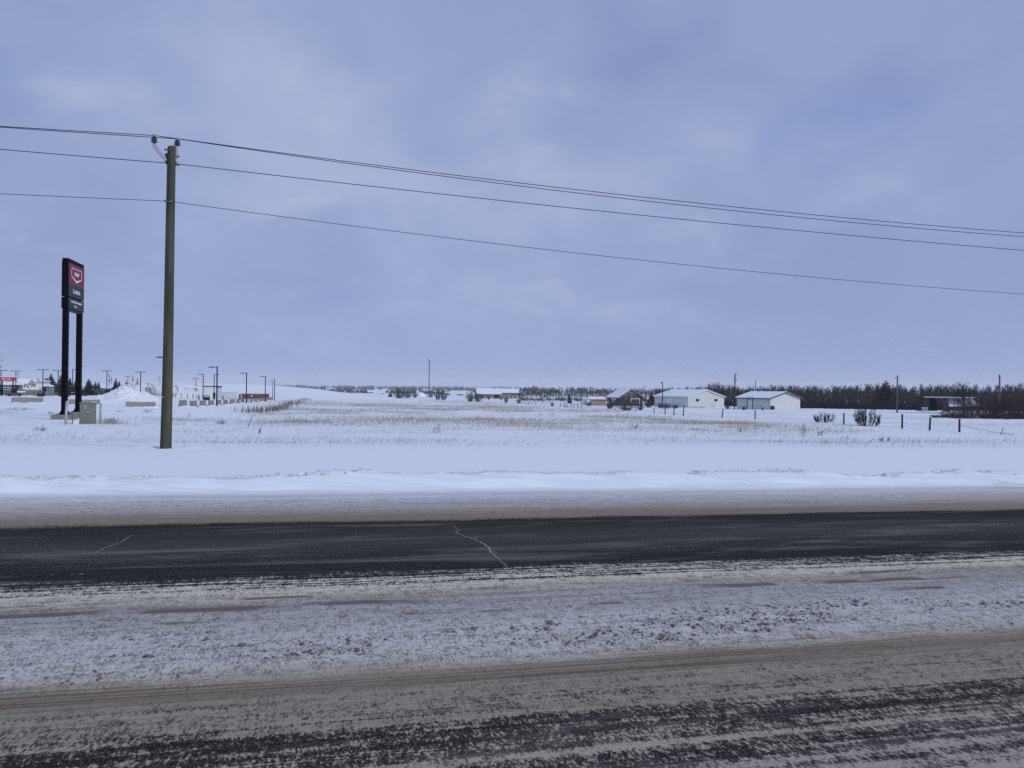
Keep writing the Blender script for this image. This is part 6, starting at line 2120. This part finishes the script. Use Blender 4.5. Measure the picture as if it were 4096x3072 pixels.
FP = [(2616, 1630, 1653, 0), (2660, 1631, 1658, 0), (2695.5, 1632, 1661.5, 0), (2732.5, 1621, 1663, 3), (2887, 1637, 1672, 5), (3020, 1640, 1677, 0), (3375, 1651, 1698, 0), (3460, 1662, 1705, 4), (3608, 1657, 1715, 0), (3717.5, 1670, 1722, 3), (3837, 1676, 1729, 0)]
FP2 = [(2113, 1602, 1620, 1), (2142, 1605, 1620, 0), (2172, 1603, 1616, 0), (2207, 1607, 1625, 0), (2240, 1608, 1629, 3), (2255, 1606, 1630, 3), (2262, 1614, 1630, 0), (2268, 1618, 1630, 0), (2285, 1608, 1631, 1), (2296, 1616, 1632, 0), (2311, 1613, 1632, 0), (2326, 1611, 1632, 0), (2431, 1613, 1638, 0), (2459, 1620, 1638, 8), (2541, 1612, 1645, 0)]
for nm_, lab, PS in (('wire_fence', 'sagging wire fence on dark wooden posts crossing the field before the white sheds', FP), ('old_wire_fence', 'old leaning wire fence on thin posts before the aspens and barn', FP2)):
    p0 = ground(PS[len(PS) // 2][0], PS[len(PS) // 2][2])
    fo = thing(nm_, lab, 'fence', p0)
    P_ = []
    for px, tr, rb, ln in PS:
        p = ground(px, rb)
        h = (rb - tr) * p.y / FPX
        dx = ln * p.y / FPX
        rad = .075 if nm_ == 'wire_fence' else .065
        q = p - p0
        MB().tube(q + Vector((-dx * .2, 0, -.3)), q + Vector((dx, 0, h)), rad * 1.05, rad * .92, 8).build('post', M['post'], fo, True)
        P_.append((q, Vector((dx, 0, h))))
    for (a, va), (b, vb) in zip(P_[:-1], P_[1:]):
        if (b - a).length > 40:
            continue
        for s_, sag in ((.85, .12), (.5, .25), (.2, .1)):
            if random.random() < .15:
                continue
            m = MB()
            A, B = a + va * s_, b + vb * s_
            sg2 = sag * random.uniform(.4, 2.0)
            pts = [A.lerp(B, i / 8) - Vector((0, 0, min(sg2, min(A.z - a.z, B.z - b.z) * .8) * 4 * (i / 8) * (1 - i / 8))) for i in range(9)]
            m.path(pts, .0055, 3)
            m.build('strand', M['wire'], fo)
    if nm_ == 'wire_fence':     # the broken end of the fence
        a, va = P_[-1]
        e = ground(4050, 1742) - p0
        m = MB(); m.path([a + va * .55, a.lerp(e, .4) + Vector((0, 0, .28)), e + Vector((0, 0, .03))], .014, 4); m.build('strand', M['wire'], fo)
        s0 = ground(4000, 1739) - p0
        k_ = (s0.y + p0.y) / FPX
        MB().tube(s0 + Vector((0, 0, -.1)), s0 + Vector((13 * k_, 0, 28 * k_)), .03, .02, 6).build('broken_stake', M['post'], fo)

f = Fr('survey_stake', 'thin dark stake leaning in the snow beyond the utility pole', 'stake', 989, 1712)
MB().tube((0, 0, -.1), (f.x(1008), 0, f.z(1661)), .022, .014, 6).build('rod', M['post'], f.o)

# ================================================================== WEEDS
def weed(name, px, tr, rb, hw, n, lab, group, heads=True, seed=1, mat='weed'):
    p = ground(px, rb)
    rr = random.Random(seed)
    k_ = p.y / FPX
    h, w = (rb - tr) * k_, hw * k_
    st, hd = MB(), MB()
    for i in range(n):
        b0 = Vector((rr.uniform(-.75, .75) * w, rr.uniform(-.6, .6) * w, -.05))
        hh = h * rr.uniform(.55, 1.0)
        tip = b0 + Vector((rr.gauss(.12, .22) * w + .08 * h, rr.gauss(0, .2) * w, hh))
        st.tube(b0, tip, .008, .005, 4, False)
        if heads:
            for j in range(rr.randint(2, 5)):
                c = b0.lerp(tip, rr.uniform(.45, 1.03))
                hd.lump((c.x + rr.gauss(0, .03), c.y, c.z), rr.uniform(.008, .022), .014, rr.uniform(.008, .022), seed + i * 7 + j, 1, .3)
                st.tube(b0.lerp(tip, rr.uniform(.3, .6)), c, .007, .005, 3, False)
        else:
            for j in range(3):
                c = b0.lerp(tip, rr.uniform(.3, .9))
                st.tube(c, c + Vector((rr.gauss(.1, .1), rr.gauss(0, .05), rr.uniform(.05, .2))) * h * .8, .007, .004, 3, False)
    o = thing(name, lab, 'weed', p, 0, group)
    st.build('stalks', M[mat], o)
    if heads:
        hd.build('seed_heads', M[mat], o)['kind'] = 'stuff'


W_ = [(1742, 1692, 1731, 24, 11, 'dark seeded weed clump in the middle of the field below the mast', True), (2535, 1690, 1716, 22, 12, 'dark dotted weed clump below the old barn', True), (1166, 1661, 1680, 13, 9, 'dark weed clump beyond the leaning stake', True),
      (1582, 1636, 1654, 13, 8, 'dark weed clump in the tan grass near the embankment foot', True), (3535, 1743, 1766, 24, 14, 'dark weed clump on the verge below the shrubs', True), (2970, 1708, 1730, 20, 9, 'dark weed clump in the tan grass below the plain white shed', True),
      (2775, 1708, 1722, 24, 9, 'low dark weeds below the first white shed', True), (1038, 1695, 1735, 7, 6, 'single tall tan weed near the leaning stake', False), (880, 1672, 1697, 26, 26, 'tan grass tuft beside the concrete block row', False), (440, 1664, 1694, 30, 30, 'brown dry weeds behind the green cabinet bollard', False),
      (160, 1698, 1724, 26, 18, 'thin weeds in front of the pylon sign', False), (205, 1640, 1656, 22, 16, 'dark weeds at the edge of the sign base', False), (590, 1632, 1650, 24, 18, 'dark weeds before the long barrier under the snow pile', False), (60, 1626, 1640, 46, 26, 'dark weeds before the barrier by the pumps', False),
      (110, 1628, 1640, 26, 14, 'short weeds below the barrier in front of the pumps', False), (475, 1638, 1647, 28, 14, 'low dark weeds between the green cabinet and the utility pole', False), (690, 1640, 1650, 16, 10, 'low weeds just past the utility pole', False), (3215, 1690, 1745, 16, 8, 'tall thin weeds in the snow between the shed and the shrubs', False), (3275, 1716, 1742, 14, 12, 'tan weed tuft in the snow below the low shrub', False),
      (2063, 1636, 1644, 14, 8, 'small dark weeds in the field below the tan farm building', False), (2205, 1646, 1666, 12, 9, 'dark weeds in the field below the wire fence', True), (2160, 1650, 1664, 10, 8, 'dark weed pair in mid field', True), (755, 1650, 1668, 6, 5, 'thin dark stalks beyond the utility pole', False), (1335, 1690, 1702, 12, 6, 'small weed in mid field below the embankment', True)]
for i, (px, tr, rb, hw, n, lab, hd) in enumerate(W_):
    weed('dry_weed', px, tr, rb, hw, n, lab, 'dry weeds standing in the snow', hd, 1000 + i * 31, 'weed' if hd or 'dark' in lab else 'cattail')

# ================================================================== AIR
hz = MB().box(-9500, 9500, -150, 6600, -12, 66)
haze = hz.build('haze', None)
hm = bpy.data.materials.new('haze'); hm.use_nodes = True
hn = hm.node_tree.nodes; hn.clear()
ho = hn.new('ShaderNodeOutputMaterial'); hv = hn.new('ShaderNodeVolumePrincipled')
hv.inputs['Color'].default_value = (.97, .98, 1.0, 1)
hv.inputs['Density'].default_value = 0.00012
hv.inputs['Anisotropy'].default_value = 0.0
hm.node_tree.links.new(hv.outputs[0], ho.inputs['Volume'])
haze.data.materials.append(hm)
tag(haze, 'thin pale winter haze over the fields', 'haze', kind='stuff')
